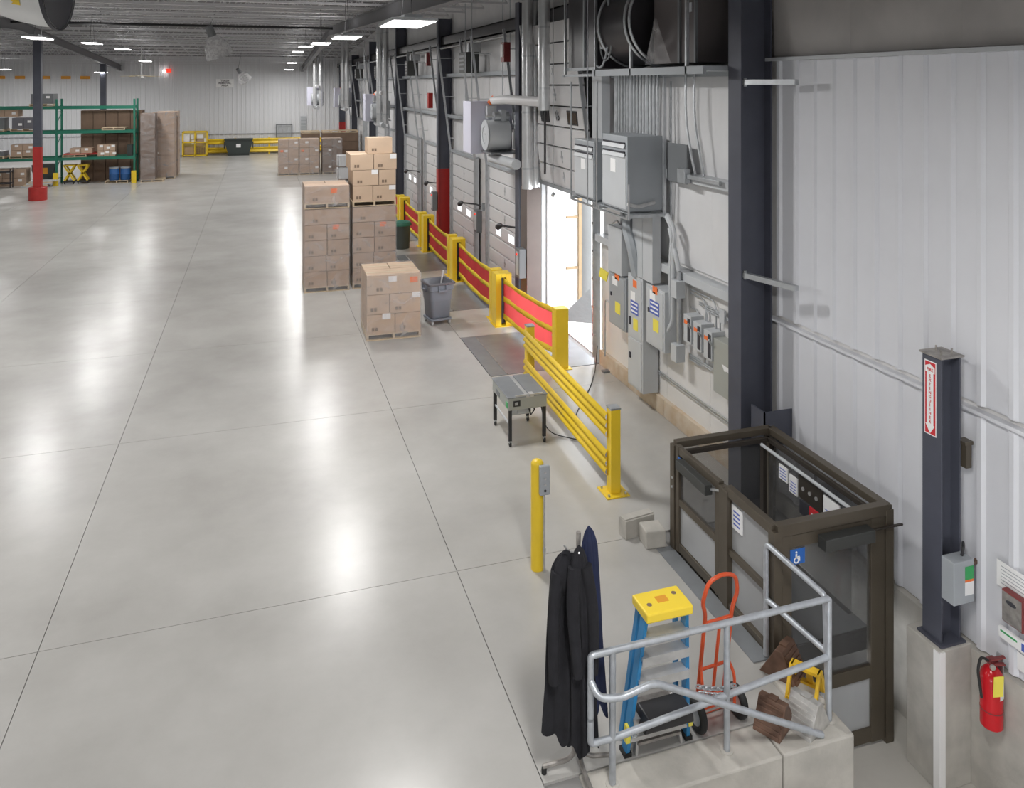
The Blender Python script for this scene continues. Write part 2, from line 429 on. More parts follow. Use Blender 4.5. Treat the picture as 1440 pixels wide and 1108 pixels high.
while y < 58.5:
    inst(qa[k % 3], 'insulation', wr, (5.87, y, 2.92)); inst(qb[k % 3], 'insulation', wr, (5.87, y, 4.05)); inst(qc[k % 3], 'insulation', wr, (5.87, y, 6.2))
    y += 1.37; k += 1
for z in (3.98, 5.25):
    MB().box(5.66, 5.86, 16.1, YF-0.1, z-0.05, z-0.035).box(5.66, 5.675, 16.1, YF-0.1, z-0.05, z+0.07).build('girt', 'grey_enamel', wr)
MB().box(5.50, 5.54, 12.9, YF-0.1, 6.2, 6.5).box(5.50, 5.62, 12.9, YF-0.1, 6.2, 6.23).box(5.50, 5.62, 12.9, YF-0.1, 6.47, 6.5).build('header_beam', 'dark_duct', wr)

# far wall, left wall, rear wall
wb = thing('wall_back', 'far wall of white ribbed metal panels', 'wall', kind='structure')
MB().box(XL-0.2, XR+0.2, YF, YF+0.15, -0.3, 8).build('backing', 'far_liner', wb)
n = 3; prof = []
for q in range(3):
    o_ = q*0.305
    prof += [(o_, 0), (o_+0.17, 0), (o_+0.19, -0.05), (o_+0.27, -0.05), (o_+0.29, 0)]
prof.append((0.913, 0)); n = len(prof)
fp = MB().add([(p[0], p[1], z) for z in (0, 6.9) for p in prof], [(i, i+1, n+i+1, n+i) for i in range(n-1)]).mesh('wall_panel', 'far_liner')
for k in range(33): inst(fp, 'wall_panel', wb, (XL+0.915*k, YF-0.01, 0))
MB().box(XL, XR, YF-0.12, YF-0.05, 1.42, 1.44).build('wall_rail', 'grey_enamel', wb)
wl = MB().box(XL-0.2, XL, YN, YF, -0.3, 8).build('wall_left', 'far_liner'); tag(wl, 'plain light wall on the far side of the hall', 'wall', kind='structure')
wn = MB().box(XL-0.2, XR+0.2, YN-0.2, YN, -1.3, 8).build('wall_front', 'far_liner'); tag(wn, 'plain light wall closing the hall', 'wall', kind='structure')

# roof: deck and open-web joists
ce = thing('ceiling', 'low gable roof of metal deck on open-web steel joists', 'ceiling', kind='structure')
dk = MB()
pts = [(YN-0.2, zc(YN)+0.62), (RIDGE, zc(RIDGE)+0.62), (YF+0.2, zc(YF)+0.62)]
for (y0, z0), (y1, z1) in zip(pts, pts[1:]):
    dk.add([(XL-0.2, y0, z0), (XR+0.2, y0, z0), (XR+0.2, y1, z1), (XL-0.2, y1, z1), (XL-0.2, y0, z0+.1), (XR+0.2, y0, z0+.1), (XR+0.2, y1, z1+.1), (XL-0.2, y1, z1+.1)],
           [(0,1,2,3), (4,5,6,7), (0,1,5,4), (2,3,7,6), (1,2,6,5), (0,3,7,4)])
dk.build('roof_deck', 'deck', ce)
jm = MB()
jm.box(XL, 5.6, -0.05, 0.05, 0.52, 0.58).box(XL, 5.6, -0.07, 0.07, 0, 0.012).box(XL, 5.6, -0.06, -0.05, 0.012, 0.05).box(XL, 5.6, 0.05, 0.06, 0.012, 0.05)
x = XL
while x < 5.3:
    jm.bar((x, 0, 0.04), (x+0.4, 0, 0.54), 0.022, 0.022); jm.bar((x+0.4, 0, 0.54), (x+0.8, 0, 0.04), 0.022, 0.022); x += 0.8
jme = jm.mesh('roof_joist', 'joist_paint')
y = 1.5
while y < YF-0.3:
    inst(jme, 'roof_joist', ce, (0, y, zc(y))); y += 2.05
def ibeam_y(X, yA, yB, z_of, dpt, wf, matname, name, parent):
    mb = MB()
    for y0, y1 in ((yA, min(yB, RIDGE)), (max(yA, RIDGE), yB)):
        if y1 <= y0: continue
        for (dx, za, zb) in ((wf, -0.02, 0), (0.012, -dpt, 0), (wf, -dpt, -dpt+0.02)):
            p = [(X-dx/2, y0, z_of(y0)+za), (X+dx/2, y0, z_of(y0)+za), (X+dx/2, y1, z_of(y1)+za), (X-dx/2, y1, z_of(y1)+za)]
            q = [(c[0], c[1], c[2]-za+zb) for c in p]
            mb.add(p+q, [(0,1,2,3), (4,5,6,7), (0,1,5,4), (1,2,6,5), (2,3,7,6), (3,0,4,7)])
    return mb.build(name, matname, parent)
for X in (3.0, -9.1, -20.5): ibeam_y(X, YN, YF, zc, 0.38, 0.2, 'rafter_paint', 'rafter', ce)
pp = tag(MB().cyl((-23.9, RIDGE-0.8, 7.38), (3.0, RIDGE-0.8, 7.38), 0.055, 10).build('sprinkler_pipe', 'black_pipe', smooth=True), 'black sprinkler main running across under the roof joists', 'pipe')
for X in (-18, -12, -6, 0):
    MB().cyl((X, RIDGE-0.8, 7.38), (X, RIDGE-0.8, 7.9), 0.012, 6).build('hanger', 'black_pipe', pp)

# columns
def wf_column(y, label, red):
    c = thing('steel_column', label, 'column', (5.58, y, 0), group='wall columns of the dock side')
    top = zc(y)-0.05
    b = 0.55 if y < 10 else 0.5
    MB().box(-0.19, -0.17, -0.13, 0.13, red, top).box(-0.17, 0.22, -0.007, 0.007, red, top).box(0.22, 0.24, -0.13, 0.13, red, top).build('shaft', 'steel_paint', c)
    if red: MB().box(-0.195, -0.165, -0.135, 0.135, 0.02, red).box(-0.165, 0.22, -0.011, 0.011, 0.02, red).box(0.22, 0.245, -0.135, 0.135, 0.02, red).build('painted_base', 'red_paint', c)
    MB().box(-0.24, 0.26, -0.18, 0.18, 0, 0.02).build('base_plate', 'steel_paint', c)
    return c
BIGCOL = wf_column(8.15, 'dark blue-grey steel column rising behind the bronze lift enclosure', 0)
for y, t in ((16.5, 'dark steel wall column between the open dock door and the twin duct pipes'), (24.65, 'dark steel wall column with red base, behind the yellow barrier posts'),
             (32.8, 'dark steel wall column rising behind the tall carton stacks'), (41.0, 'dark steel wall column beside the distant gas heater'),
             (49.2, 'dark steel wall column beside the paired far ducts'), (57.2, 'dark steel column in the far corner with red foot')):
    wf_column(y, t, 2.3 if y in (24.65, 57.2) else 0.03)
def free_column(x, y, label, base):
    c = thing('steel_column', label, 'column', (x, y, 0), group='free-standing columns')
    MB().box(-0.15, -0.135, -0.15, 0.15, 2.29, zc(y)-0.38).box(0.135, 0.15, -0.15, 0.15, 2.29, zc(y)-0.38).box(-0.135, 0.135, -0.15, 0.15, 2.29, zc(y)-0.38).build('shaft', 'steel_paint', c)
    MB().box(-0.155, 0.155, -0.155, 0.155, 0, 2.29).build('painted_base', 'red_paint', c)
    if base: MB().lathe([(0, 0.56), (0.34, 0.56), (0.36, 0.54), (0.36, 0), (0, 0)], 28).build('bollard_guard', 'red_paint', c, smooth=True)
    return c
free_column(-9.1, 38.6, 'free-standing dark column with red lower half and round red base guard', True)
free_column(-9.1, 53.6, 'free-standing dark column rising behind the green pallet rack', False)

# lights: pendant high bays
LB = []
def light(x, y, z, label):
    t = thing('high_bay_light', label, 'ceiling light', (x, y, z), group='pendant high-bay lights')
    MB().box(-0.30, 0.30, -0.62, 0.62, 0.012, 0.05).box(-0.12, 0.12, -0.5, 0.5, 0.05, 0.1).build('housing', 'light_enamel', t)
    for k in range(4): MB().box(-0.28+0.14*k+0.008, -0.14+0.14*k-0.008, -0.60, 0.60, 0.0, 0.012).build('lens', 'lens', t)
    for s in (-1, 1): MB().box(s*0.21-0.05, s*0.21+0.05, -0.55, 0.55, 0.05, 0.054).build('added_uplight_strip', 'fill_glow', t)  # glowing strips added on the housing to go with the ceiling fill
    top = zc(y)+0.3
    for s in (-0.4, 0.4): MB().cyl((0, s, 0.09), (0, s*0.3, top-z), 0.006, 5).build('hanger', 'black_pipe', t)
    ld = bpy.data.lights.new('high_bay_lamp', 'AREA'); ld.shape = 'RECTANGLE'; ld.size = 0.55; ld.size_y = 1.2
    ld.energy = LAMP_W; ld.color = (1.0, 0.985, 0.965)
    lo_ = bpy.data.objects.new('lamp', ld); COL.objects.link(lo_); lo_.parent = t; lo_.location = (0, 0, -0.012)
    ud = bpy.data.lights.new('ceiling_fill_lamp', 'AREA'); ud.shape = 'RECTANGLE'; ud.size = 0.5; ud.size_y = 1.1; ud.energy = LAMP_W*0.06; ud.color = ld.color  # added fill lamp facing up, brightens deck and joists
    uo = bpy.data.objects.new('ceiling_fill', ud); COL.objects.link(uo); uo.parent = t; uo.location = (0, 0, 0.115); uo.rotation_euler = (PI, 0, 0)
    return t
LI = 0
RL = ['large bright high-bay light hanging over the floor before the open dock door', 'bright high-bay light hanging before the tall carton stacks', 'high-bay light hanging beyond the tall carton stacks', 'high-bay light hanging just short of the black sprinkler main',
      'high-bay light hanging just beyond the black sprinkler main', 'high-bay light hanging above the distant wrapped stacks', 'high-bay light hanging last before the far wall, dock side']
for d_, z in ((10.7, 5.8), (18.1, 6.05), (25.7, 6.3), (34.1, 6.6), (41.2, 6.66), (48.7, 6.28), (53.6, 5.95)):
    y = (d_-0.3046*1.9)/0.9525
    light(1.9, y, z, RL[LI]); LI += 1
LL = 'white rectangular high-bay light hanging over the open floor by the racks'
for d_, z in ((23.2, 6.33), (30.7, 6.56), (37.6, 6.64), (45.0, 6.28)):
    light(-6.2, (d_+0.3046*6.2)/0.9525, z, LL)
light(-9.3, 54.0, 5.70, 'small distant high-bay light beside the column behind the green rack')
light(-14.7, 54.6, 5.86, 'distant high-bay light near the far wall above the row of orange strips')
for x, y in ((1.9, 2.6), (1.9, -4.0), (-6.2, 17.0), (-6.2, 9.5), (-6.2, 2.0), (-14.3, 2), (-14.3, 12), (-14.3, 22), (-14.3, 32), (-14.3, 44)):
    light(x, y, zc(y)-0.95, 'white rectangular high-bay light of the rows above the open floor')

# ------------------------------------------------------------------ dock doors
def door_section(w_, h_):
    return MB().box(0, 0.05, 0.01, w_-0.01, 0.011, h_-0.011).box(-0.008, 0, 0.01, w_-0.01, 0.04, h_-0.04).mesh('panel', 'door_white')
NS = 8; SH = DH/NS
sec = door_section(DW-0.1, SH)
cross = MB().box(-0.012, 0, -0.012, 0.012, -0.1, 0.1).box(-0.014, 0, -0.05, 0.05, -0.02, 0.02).mesh('handle', 'galv')
def lean(z): return 5.76-0.40*max(0, min(1, (z-2.9)/3.3))
for n, y0 in enumerate(DOORS):
    isopen = n == 0
    d = thing('door_%d' % (n+1), 'raised white sectional dock door numbered 16 above the open bay' if isopen else 'closed white sectional dock door %s' % (
        ['', 'beside the twin duct pipes', 'next beyond the door by the twin duct pipes', 'beyond the red-footed column behind the barriers', 'partly behind the tall carton stacks'][n] if n < 5 else 'farther along the dock wall'),
        'dock door', (0, y0, 0), kind='structure')
    d['group'] = 'dock doors'
    th = math.atan2(0.40, 3.3)
    for k in range(NS):
        if isopen:
            z = 2.93+k*SH*1.15
            p = inst(sec, 'panel', d, (lean(z)+0.0, 0.05, z), (0, -th, 0), (1, 1, 1.14))
        else:
            z = 0.01+k*SH
            p = inst(sec, 'panel', d, (5.79, 0.05, z))
        if isopen or n < 6:
            if k in (1, 4, 6) or (isopen and k in (0, 1, 3, 5, 6)):
                inst(cross, 'handle', p, (-0.005, (DW-0.1)*0.5, SH*0.55))
        if (k == 3 if isopen else k == 3) and n < 6:
            for s in ((0.3, 0.68) if not isopen else (0.22, 0.75)):
                f = MB().box(-0.02, 0.0, -0.25, 0.25, -0.12, 0.12).build('window_frame', 'black_plastic' if isopen else 'door_white', p, loc=(-0.001, (DW-0.1)*s, SH*0.5), bevel=0.008)
                MB().box(-0.024, -0.018, -0.22, 0.22, -0.09, 0.09).build('pane', 'pane_dark' if isopen else 'pane_light', f)
            if isopen: lettering('16', 0.22, 'ink', p, (-0.014, (DW-0.1)*0.5, SH*0.5), FACE_X, bold=0.02)
    # jambs and leaning tracks
    for s, yy in ((0, 0.02), (1, DW-0.02)):
        MB().box(5.75, 5.84, yy-0.035, yy+0.035, 0, DH+0.05).build('jamb', 'light_enamel', d)
        yk = yy+(-0.10 if s == 0 else 0.10)*0.3
        tr = MB().bar((5.72, yk, 0.1), (5.72, yk, 2.9), 0.035, 0.06, up=(1,0,0)).bar((5.72, yk, 2.9), (5.30, yk, 6.25), 0.035, 0.06, up=(1,0,0))
        tr.build('track', 'galv', d)
        if n < 6:
            bk = MB()
            for z in (3.3, 3.9, 4.6, 5.2, 5.8): bk.bar((lean(z)-0.05, yk, z), (5.88, yk, z), 0.03, 0.02)
            for z in (0.5, 1.0, 1.5, 2.0, 2.5): bk.box(5.69, 5.74, yk-0.05, yk+0.05, z-0.02, z+0.02)
            bk.build('track_bracket', 'galv', d)
    MB().box(5.72, 5.84, 0, DW, DH+0.02, DH+0.09).build('head', 'grey_enamel', d)
    if not isopen: MB().box(5.845, 5.86, 0.03, DW-0.03, 0, DH).build('dark_backing', 'door_line', d)  # dark sheet added behind the sections so their gaps look shaded
    else: MB().add([(lean(2.95)+0.06, 0.06, 2.95), (lean(2.95)+0.06, DW-0.06, 2.95), (lean(6.2)+0.06, DW-0.06, 6.2), (lean(6.2)+0.06, 0.06, 6.2)], [(0,1,2,3)]).build('dark_backing', 'door_line', d)  # same added dark sheet behind the raised sections
    if n: MB().cyl((5.38, 0.1, 6.1), (5.38, DW-0.1, 6.1), 0.03, 8).build('shaft', 'galv', d)

# outside the open dock door: shelter, leveler plate, apron
ap = MB().box(6.05, 40, -10, 60, -1.4, -1.3).build('ground_outside', 'rough_concrete'); tag(ap, 'bright concrete yard outside the open dock door', 'ground', kind='structure')
sh = thing('dock_shelter', 'dock shelter of white sheets on a timber frame with grey padded side', 'dock shelter', (6.05, 15.95, 0))
MB().box(0, 0.28, 0.0, 0.04, 0, 2.95).build('return_wall', 'door_white', sh)
MB().box(0.28, 0.62, 0.02, 0.04, 0, 3.1).build('side_sheet', 'paper', sh)
MB().box(0.56, 0.63, -0.05, 0.02, 0, 3.1).build('post', 'frame_wood', sh)
for z in (0.98, 2.08): MB().box(0.28, 0.56, -0.03, 0.018, z, z+0.05).build('rail', 'frame_wood', sh)
MB().grid(lambda u, v: (0.63+0.24*u, -0.02-0.03*math.sin(PI*u)-0.01*math.sin(14*v), 0.15+2.9*v), 6, 30).build('side_pad', 'quilt_grey', sh, smooth=True)
MB().grid(lambda u, v: (0.1+0.55*u-0.1*v, -0.45-0.4*v*u, 0.02+0.62*(1-v)*(0.3+0.7*u)), 6, 6).build('corner_flap', 'quilt_grey', sh, smooth=True)

for n, (a, b) in enumerate(LEVELERS):
    lv = thing('dock_leveler', ['grey steel dock leveler plate in the floor of the open bay', 'grey steel dock leveler plate behind the grey waste cart', 'grey steel dock leveler plate behind the shrink-wrapped cartons',
                                'grey steel dock leveler plate near the dark green bin', 'grey steel dock leveler plate hidden mostly by the tall carton stacks'][n], 'dock leveler', (LEVX, a, 0), group='dock leveler plates')
    w_ = b-a
    MB().box(0.01, 0.30, 0.012, w_-0.012, -0.05, 0.002).build('hinge_strip', 'grey_plate', lv)
    MB().box(0.31, 2.02, 0.012, w_-0.012, -0.05, 0.004).build('deck_plate', 'grey_plate', lv)
    MB().cyl((0.305, 0.02, 0.004), (0.305, w_-0.02, 0.004), 0.012, 8).build('hinge', 'worn_steel', lv)
    MB().box(0, 2.05, 0, w_, -0.09, -0.06).build('pit_floor', 'joint', lv)

# ------------------------------------------------------------------ yellow fabric dock barriers
def barrier(yN, yF, xN, xF, label, mk=True):
    t = thing('dock_barrier', label, 'barrier', (xN, yN, 0), group='red and yellow dock barriers')
    L = yF-yN; dx = xF-xN
    # near post, slim square with latch bolts
    p = MB().box(-0.12, 0.12, -0.2, 0.0, 0.012, 1.06).build('post', 'yellow', t, bevel=0.008)
    MB().box(-0.17, 0.17, -0.26, 0.05, 0, 0.012).build('foot_plate', 'yellow', p)
    MB().box(-0.125, -0.118, -0.16, -0.03, 0.1, 1.0).build('cover', 'yellow', p)
    for z in (0.18, 0.55, 0.92): MB().cyl((-0.10, 0.0, z), (-0.10, 0.02, z), 0.02, 8).build('latch', 'galv', p)
    # far post: housing with dark slot
    q = MB().box(dx-0.17, dx-0.05, L, L+0.32, 0.012, 1.08).box(dx+0.05, dx+0.17, L, L+0.32, 0.012, 1.08).box(dx-0.05, dx+0.05, L+0.2, L+0.32, 0.012, 1.08).box(dx-0.05, dx+0.05, L, L+0.2, 1.0, 1.08).build('post', 'yellow', t, bevel=0.008)
    MB().box(dx-0.045, dx+0.045, L+0.06, L+0.2, 0.05, 1.0).build('roller', 'black_plastic', q)
    MB().box(dx-0.2, dx+0.2, L-0.05, L+0.36, 0, 0.012).build('foot_plate', 'yellow', q)
    def sag(u): return -0.06*math.sin(PI*u)
    def sheet(z0, z1, off):
        def f(u, v):
            zz = z0+(z1-z0)*v+sag(u)+0.008*math.sin(17*u+5*v)
            return (dx*u+off+0.035*math.sin(PI*u)*math.sin(PI*(zz-0.1)/0.9)+0.006*math.sin(31*u+7*v), L*u, zz)
        return f
    g = MB(); g.grid(sheet(0.2, 0.97, 0), 36, 12)
    o = g.build('fabric', 'red_cloth', t, smooth=True)
    s = o.modifiers.new('thick', 'SOLIDIFY'); s.thickness = 0.004
    for z0 in (0.17, 0.53, 0.90):
        b_ = MB().grid(sheet(z0, z0+0.10, -0.007), 36, 2).build('strap', 'yellow_cloth', t, smooth=True)
        s = b_.modifiers.new('thick', 'SOLIDIFY'); s.thickness = 0.006; s.offset = 0
    return t
barrier(13.1, 15.56, 5.05, 4.80, 'red barrier with yellow straps washed by daylight of the open dock door')
barrier(16.25, 19.40, 4.80, 4.80, 'red barrier with yellow straps behind the grey waste cart')
barrier(20.25, 23.10, 4.80, 4.80, 'red barrier with yellow straps in front of the red-footed wall column')
barrier(24.10, 27.0, 4.78, 4.78, 'red barrier with yellow straps beside the dark green bin')
barrier(28.0, 30.9, 4.78, 4.78, 'red barrier with yellow straps hidden mostly by the tall carton stacks')

# ------------------------------------------------------------------ yellow guard rail with two ribbed beams
g = thing('guard_rail', 'yellow steel guard rail with two ribbed beams on bolted posts', 'guard rail', (4.13, 8.83, 0))
GL = 3.42; GDX = 0.09
def ribbed(z0):
    prof = []
    for k in range(25):
        v = k/24; prof.append((-0.075-0.035*abs(math.sin(3*PI*v)), z0+0.31*v))
    n = len(prof)
    return MB().add([(x+(GDX if y else 0), (0.02 if y == 0 else GL), z) for y in (0, 1) for x, z in prof], [(i, i+1, n+i+1, n+i) for i in range(n-1)])
for z in (0.20, 0.665):
    o = ribbed(z).build('rail_beam', 'yellow', g, smooth=True); s = o.modifiers.new('thick', 'SOLIDIFY'); s.thickness = 0.006
for yy, xx in ((0.0, 0.0), (GL, GDX)):
    p = MB().box(xx-0.065, xx+0.065, yy-0.065, yy+0.065, 0.015, 1.03).build('post', 'yellow', g, bevel=0.006)
    MB().box(xx-0.068, xx+0.068, yy-0.068, yy+0.068, 1.03, 1.05).build('cap', 'galv', p)
    MB().box(xx-0.15, xx+0.15, yy-0.15, yy+0.15, 0, 0.015).build('base_plate', 'yellow', p)
    for a in (-0.11, 0.11):
        for b in (-0.11, 0.11): MB().cyl((xx+a, yy+b, 0.015), (xx+a, yy+b, 0.04), 0.014, 6).build('anchor_bolt', 'galv', p)

# ------------------------------------------------------------------ bollard with call station
b = thing('bollard', 'slim round yellow bollard carrying a grey call station', 'bollard', (2.73, 7.68, 0))
MB().lathe([(0.066, 0), (0.066, 1.08)]+[(0.066*math.cos(a*PI/12), 1.08+0.05*math.sin(a*PI/12)) for a in range(1, 7)], 22).build('post', 'yellow', b, smooth=True)
cs = MB().box(-0.01, 0.10, -0.115, -0.066, 0.80, 1.10).build('call_station', 'grey_enamel', b, bevel=0.012)
for z in (1.03, 0.97, 0.91): MB().cyl((0.045, -0.12, z), (0.045, -0.115, z), 0.012, 8).build('button', 'alu', cs)
MB().cyl((0.045, -0.122, 0.85), (0.045, -0.115, 0.85), 0.013, 8).build('key_switch', 'black_plastic', cs)
MB().tube([(0.048, -0.08, 0.80), (0.048, -0.08, 0.0)], 0.010, 8).cyl((0.048, -0.08, 0.20), (0.048, -0.08, 0.25), 0.017, 8).build('conduit', 'galv', b, smooth=True)

# ------------------------------------------------------------------ wheeled work table (strapping machine)
t = thing('strapping_machine', 'low wheeled strapping machine with grey steel top and black legs', 'machine', (3.26, 10.35, 0))
bd = MB().box(0, 0.56, 0.0, 0.79, 0.50, 0.665).build('body', 'olive_enamel', t, bevel=0.008)
MB().box(0.07, 0.17, -0.006, 0, 0.55, 0.63).build('switch_plate', 'black_plastic', bd); MB().box(0.09, 0.13, -0.012, -0.006, 0.57, 0.61).build('switch', 'galv', bd)
MB().box(-0.006, 0, 0.03, 0.12, 0.53, 0.60).build('indicator', 'green_label', bd)
MB().box(-0.006, 0, 0.42, 0.60, 0.535, 0.60).build('vent', 'dark_enamel', bd)
MB().box(-0.01, 0.255, -0.005, 0.80, 0.665, 0.68).build('top_plate', 'grey_plate', t, bevel=0.003)
MB().box(0.315, 0.57, -0.005, 0.80, 0.665, 0.68).build('top_plate', 'grey_plate', t, bevel=0.003)
MB().box(0.26, 0.31, -0.005, 0.80, 0.66, 0.672).build('strap_slot', 'alu', t)
MB().box(0.1, 0.5, 0.0, 0.02, 0.68, 0.70).box(0.30, 0.36, -0.03, 0.06, 0.672, 0.71).build('strap_guide', 'alu', t)
for x in (0.03, 0.53):
    for y in (0.03, 0.75):
        l = MB().box(x-0.022, x+0.022, y-0.022, y+0.022, 0.075, 0.50).build('leg', 'black_plastic', t)
        c_ = MB().cyl((x-0.012, y-0.01, 0.036), (x+0.012, y-0.01, 0.036), 0.036, 12).build('caster', 'rubber', l, smooth=True)
        MB().box(x-0.018, x+0.018, y-0.03, y+0.01, 0.05, 0.08).build('fork', 'galv', l)
MB().cyl((0.12, 0.3, 0.40), (0.40, 0.3, 0.40), 0.09, 16).box(0.2, 0.36, 0.2, 0.5, 0.36, 0.5).build('motor', 'light_enamel', t, smooth=True)
MB().tube([(0.42, 0.2, 0.5), (0.44, 0.18, 0.40), (0.38, 0.16, 0.34), (0.34, 0.18, 0.5)], 0.012, 6).build('hose', 'black_plastic', t, smooth=True)
MB().bar((0.03, 0.05, 0.30), (0.03, 0.73, 0.30), 0.02, 0.02).build('stretcher', 'light_enamel', t)
cd = MB().tube(rounded([(3.82, 10.6, 0.45), (3.90, 10.6, 0.02), (4.35, 10.15, 0.01), (4.5, 11.0, 0.01), (5.2, 12.0, 0.01), (5.62, 12.75, 0.01), (5.72, 12.9, 0.35)], 0.25, 6), 0.008, 6).build('power_cord', 'black_plastic', smooth=True)
tag(cd, 'thin black power cord trailing over the floor from the strapping machine', 'cord')

# ------------------------------------------------------------------ concrete blocks beside the lift
tag(MB().box(-0.19, 0.19, -0.07, 0.07, 0, 0.20).box(-0.19, 0.19, -0.05, 0.05, 0.2, 0.212).build('concrete_block', 'cast_concrete', loc=(4.00, 7.95, 0), rot=(0, 0, R(8)), bevel=0.012), 'long grey concrete block leaning beside the smaller block at the lift', 'concrete block')
tag(MB().box(-0.12, 0.11, -0.11, 0.11, 0, 0.19).build('concrete_block', 'cast_concrete', loc=(4.08, 7.72, 0), rot=(0, 0, R(-6)), bevel=0.015), 'squat rough concrete block at the foot of the lift gate post', 'concrete block')

# ------------------------------------------------------------------ twin round ducts and gas heaters
def heater(name, loc, label, dct, first=False):
    h = thing('duct_heater', label, 'heater', loc, group='suspended gas heaters along the dock wall')
    top = zc(loc[1])+0.3-loc[2]
    MB().box(-0.66, 0.34, 0.15, 0.85, -0.60, 0.60).build('cabinet', 'lavender', h, bevel=0.01)
    MB().box(-0.32, -0.1, -0.05, 0.15, 0.2, 0.5).build('control_box', 'light_enamel', h)
    MB().lathe([(0, -0.38), (0.30, -0.38), (0.34, -0.36), (0.34, 0.14), (0.30, 0.16), (0, 0.16)], 28, c=(-0.05, -0.25, -0.15), ax='x').build('blower', 'light_enamel', h, smooth=True)
    MB().lathe([(0.34, -0.39), (0.2, -0.39), (0.2, -0.30), (0, -0.30)], 28, c=(-0.05, -0.25, -0.15), ax='x').build('inlet_ring', 'light_enamel', h, smooth=True)
    MB().cyl((-0.25, -0.3, 0.27), (0.1, -0.3, 0.27), 0.11, 16).box(-0.1, 0.02, -0.42, -0.18, 0.16, 0.42).build('motor', 'galv', h, smooth=True)
    MB().cyl((-0.44, -0.25, -0.13), (0.2, -0.25, -0.13), 0.02, 8).cyl((-0.42, -0.3, 0.27), (0.14, -0.3, 0.27), 0.02, 8).build('shaft', 'alu', h, smooth=True)
    MB().bar((0.24, -0.60, 0.30), (0.24, -0.50, -0.45), 0.16, 0.06).lathe([(0, 0), (0.09, 0), (0.09, 0.05), (0, 0.05)], 16, c=(0.2, -0.3, 0.27), ax='x').build('belt_guard', 'light_enamel', h)
    MB().box(-0.4, 0.34, -0.65, 0.15, -0.56, -0.52).build('base_tray', 'dark_enamel', h)
    MB().tube([(-0.2, -0.1, 0.62), (-0.15, -1.0, 0.66), (-0.12, -3.2 if loc[1] < 20 else -1.45, 0.66)], 0.10, 14).build('flue', 'door_white', h, smooth=True)
    MB().tube([(-0.2, 0.0, -0.68), (-0.1, -1.5, -0.70)], 0.11, 14).build('supply_pipe', 'light_enamel', h, smooth=True)
    MB().cyl((-0.3, -0.12, 0.55), (-0.18, -0.12, 0.70), 0.06, 10).build('gas_cock', 'orange_label', h)
    for x, y in ((-0.62, 0.2), (0.3, 0.2), (-0.62, 0.8), (0.3, 0.8)): MB().cyl((x, y, 0.60), (x, y, top), 0.012, 6).build('hanger_rod', 'galv', h)
    return h
heater('h', (5.25, 17.3, 4.0), 'grey gas heater with open blower drum beside the twin duct pipes', None)
heater('h', (5.1, 35.0, 3.95), 'distant gas heater with blower above the tall carton stacks', None)
heater('h', (5.1, 50.0, 4.15), 'distant gas heater with blower near the far corner column', None)
heater('h', (3.6, 52.5, 4.2), 'distant gas heater hanging clear of the wall near the far corner', None)
def round_duct(x, y, z0, r, label):
    t = thing('round_duct', label, 'duct', (x, y, z0), group='vertical galvanized ducts')
    h = zc(y)+0.62-z0
    MB().lathe([(0, 0), (r, 0), (r, h), (0, h)], 22).build('pipe', 'duct_metal', t, smooth=True)
    z = 0.4
    while z < h-0.2:
        MB().lathe([(r+0.006, z), (r+0.006, z+0.04)], 22).build('collar', 'galv', t, smooth=True); z += 1.15
    return t
round_duct(5.22, 15.30, 2.85, 0.11, 'tall galvanized round duct beside the open dock door, reaching lowest')
round_duct(5.42, 15.42, 2.85, 0.075, 'slimmer galvanized pipe set against the lowest round duct')
rd = round_duct(5.10, 13.97, 4.5, 0.11, 'galvanized round duct ending above the raised door with a black hose below')
MB().tube([(0.02, 0, 0), (0.02, 0, -1.2)], 0.022, 8).build('hose', 'black_plastic', rd, smooth=True)
for x, y in ((4.9, 34.0), (5.1, 33.6), (4.8, 48.6), (5.0, 48.2), (3.35, 51.5), (3.7, 51.3)):
    round_duct(x, y, 3.3 if y < 40 else 3.6, 0.13, 'galvanized round duct rising %s' % ('beside the heater above the tall carton stacks' if y < 40 else ('beside the heater near the far corner column' if x > 4 else 'beside the heater hung clear of the wall')))
ibx = thing('pipe_column', 'galvanized wrapped steel post standing below the twin duct pipes', 'post', (5.40, 15.45, 0))
MB().box(-0.17, 0.14, -0.10, 0.30, 0.0, 2.85).build('casing', 'casing', ibx, bevel=0.005)

# dock control boxes, operators, lamps and swing arms on the wall
def small_box(name, y, z, w_, h_, dpt, m, label, cat, x=5.7, grp=None, extra=None):
    t = thing(name, label, cat, (x, y, z), group=grp)
    MB().box(-dpt, 0, -w_/2, w_/2, 0, h_).build('housing', m, t, bevel=0.008)
    if extra: extra(t, w_, h_, dpt)
    return t
def opx(t, w_, h_, dpt):
    for k in range(4): MB().box(-dpt-0.01, -dpt, -w_*0.4, w_*0.4, h_*(0.15+0.2*k), h_*(0.25+0.2*k)).build('louver', 'dark_enamel', t)
    MB().box(-dpt*0.6, dpt*0.3, -0.06, 0.06, h_, h_+0.25).build('bracket', 'galv', t)
for y, l in ((20.7, 'black door operator high above the dock door next to the heater'), (29.2, 'black door operator high behind the tall carton stacks'), (37.5, 'distant black door operator high on the dock wall'), (45.6, 'distant black door operator high on the dock wall')):
    small_box('door_operator', y, 5.3, 0.6, 0.55, 0.4, 'operator_box', l, 'door operator', grp='door operators', x=5.6, extra=opx)
def redx(t, w_, h_, dpt): MB().box(-dpt-0.03, -dpt, -w_*0.35, w_*0.35, h_*0.25, h_*0.9).build('lamp', 'paper', t)
small_box('signal_horn', 17.25, 5.5, 0.22, 0.45, 0.16, 'maroon', 'dark red signal unit high beside the raised dock door', 'signal', x=5.45, extra=redx)
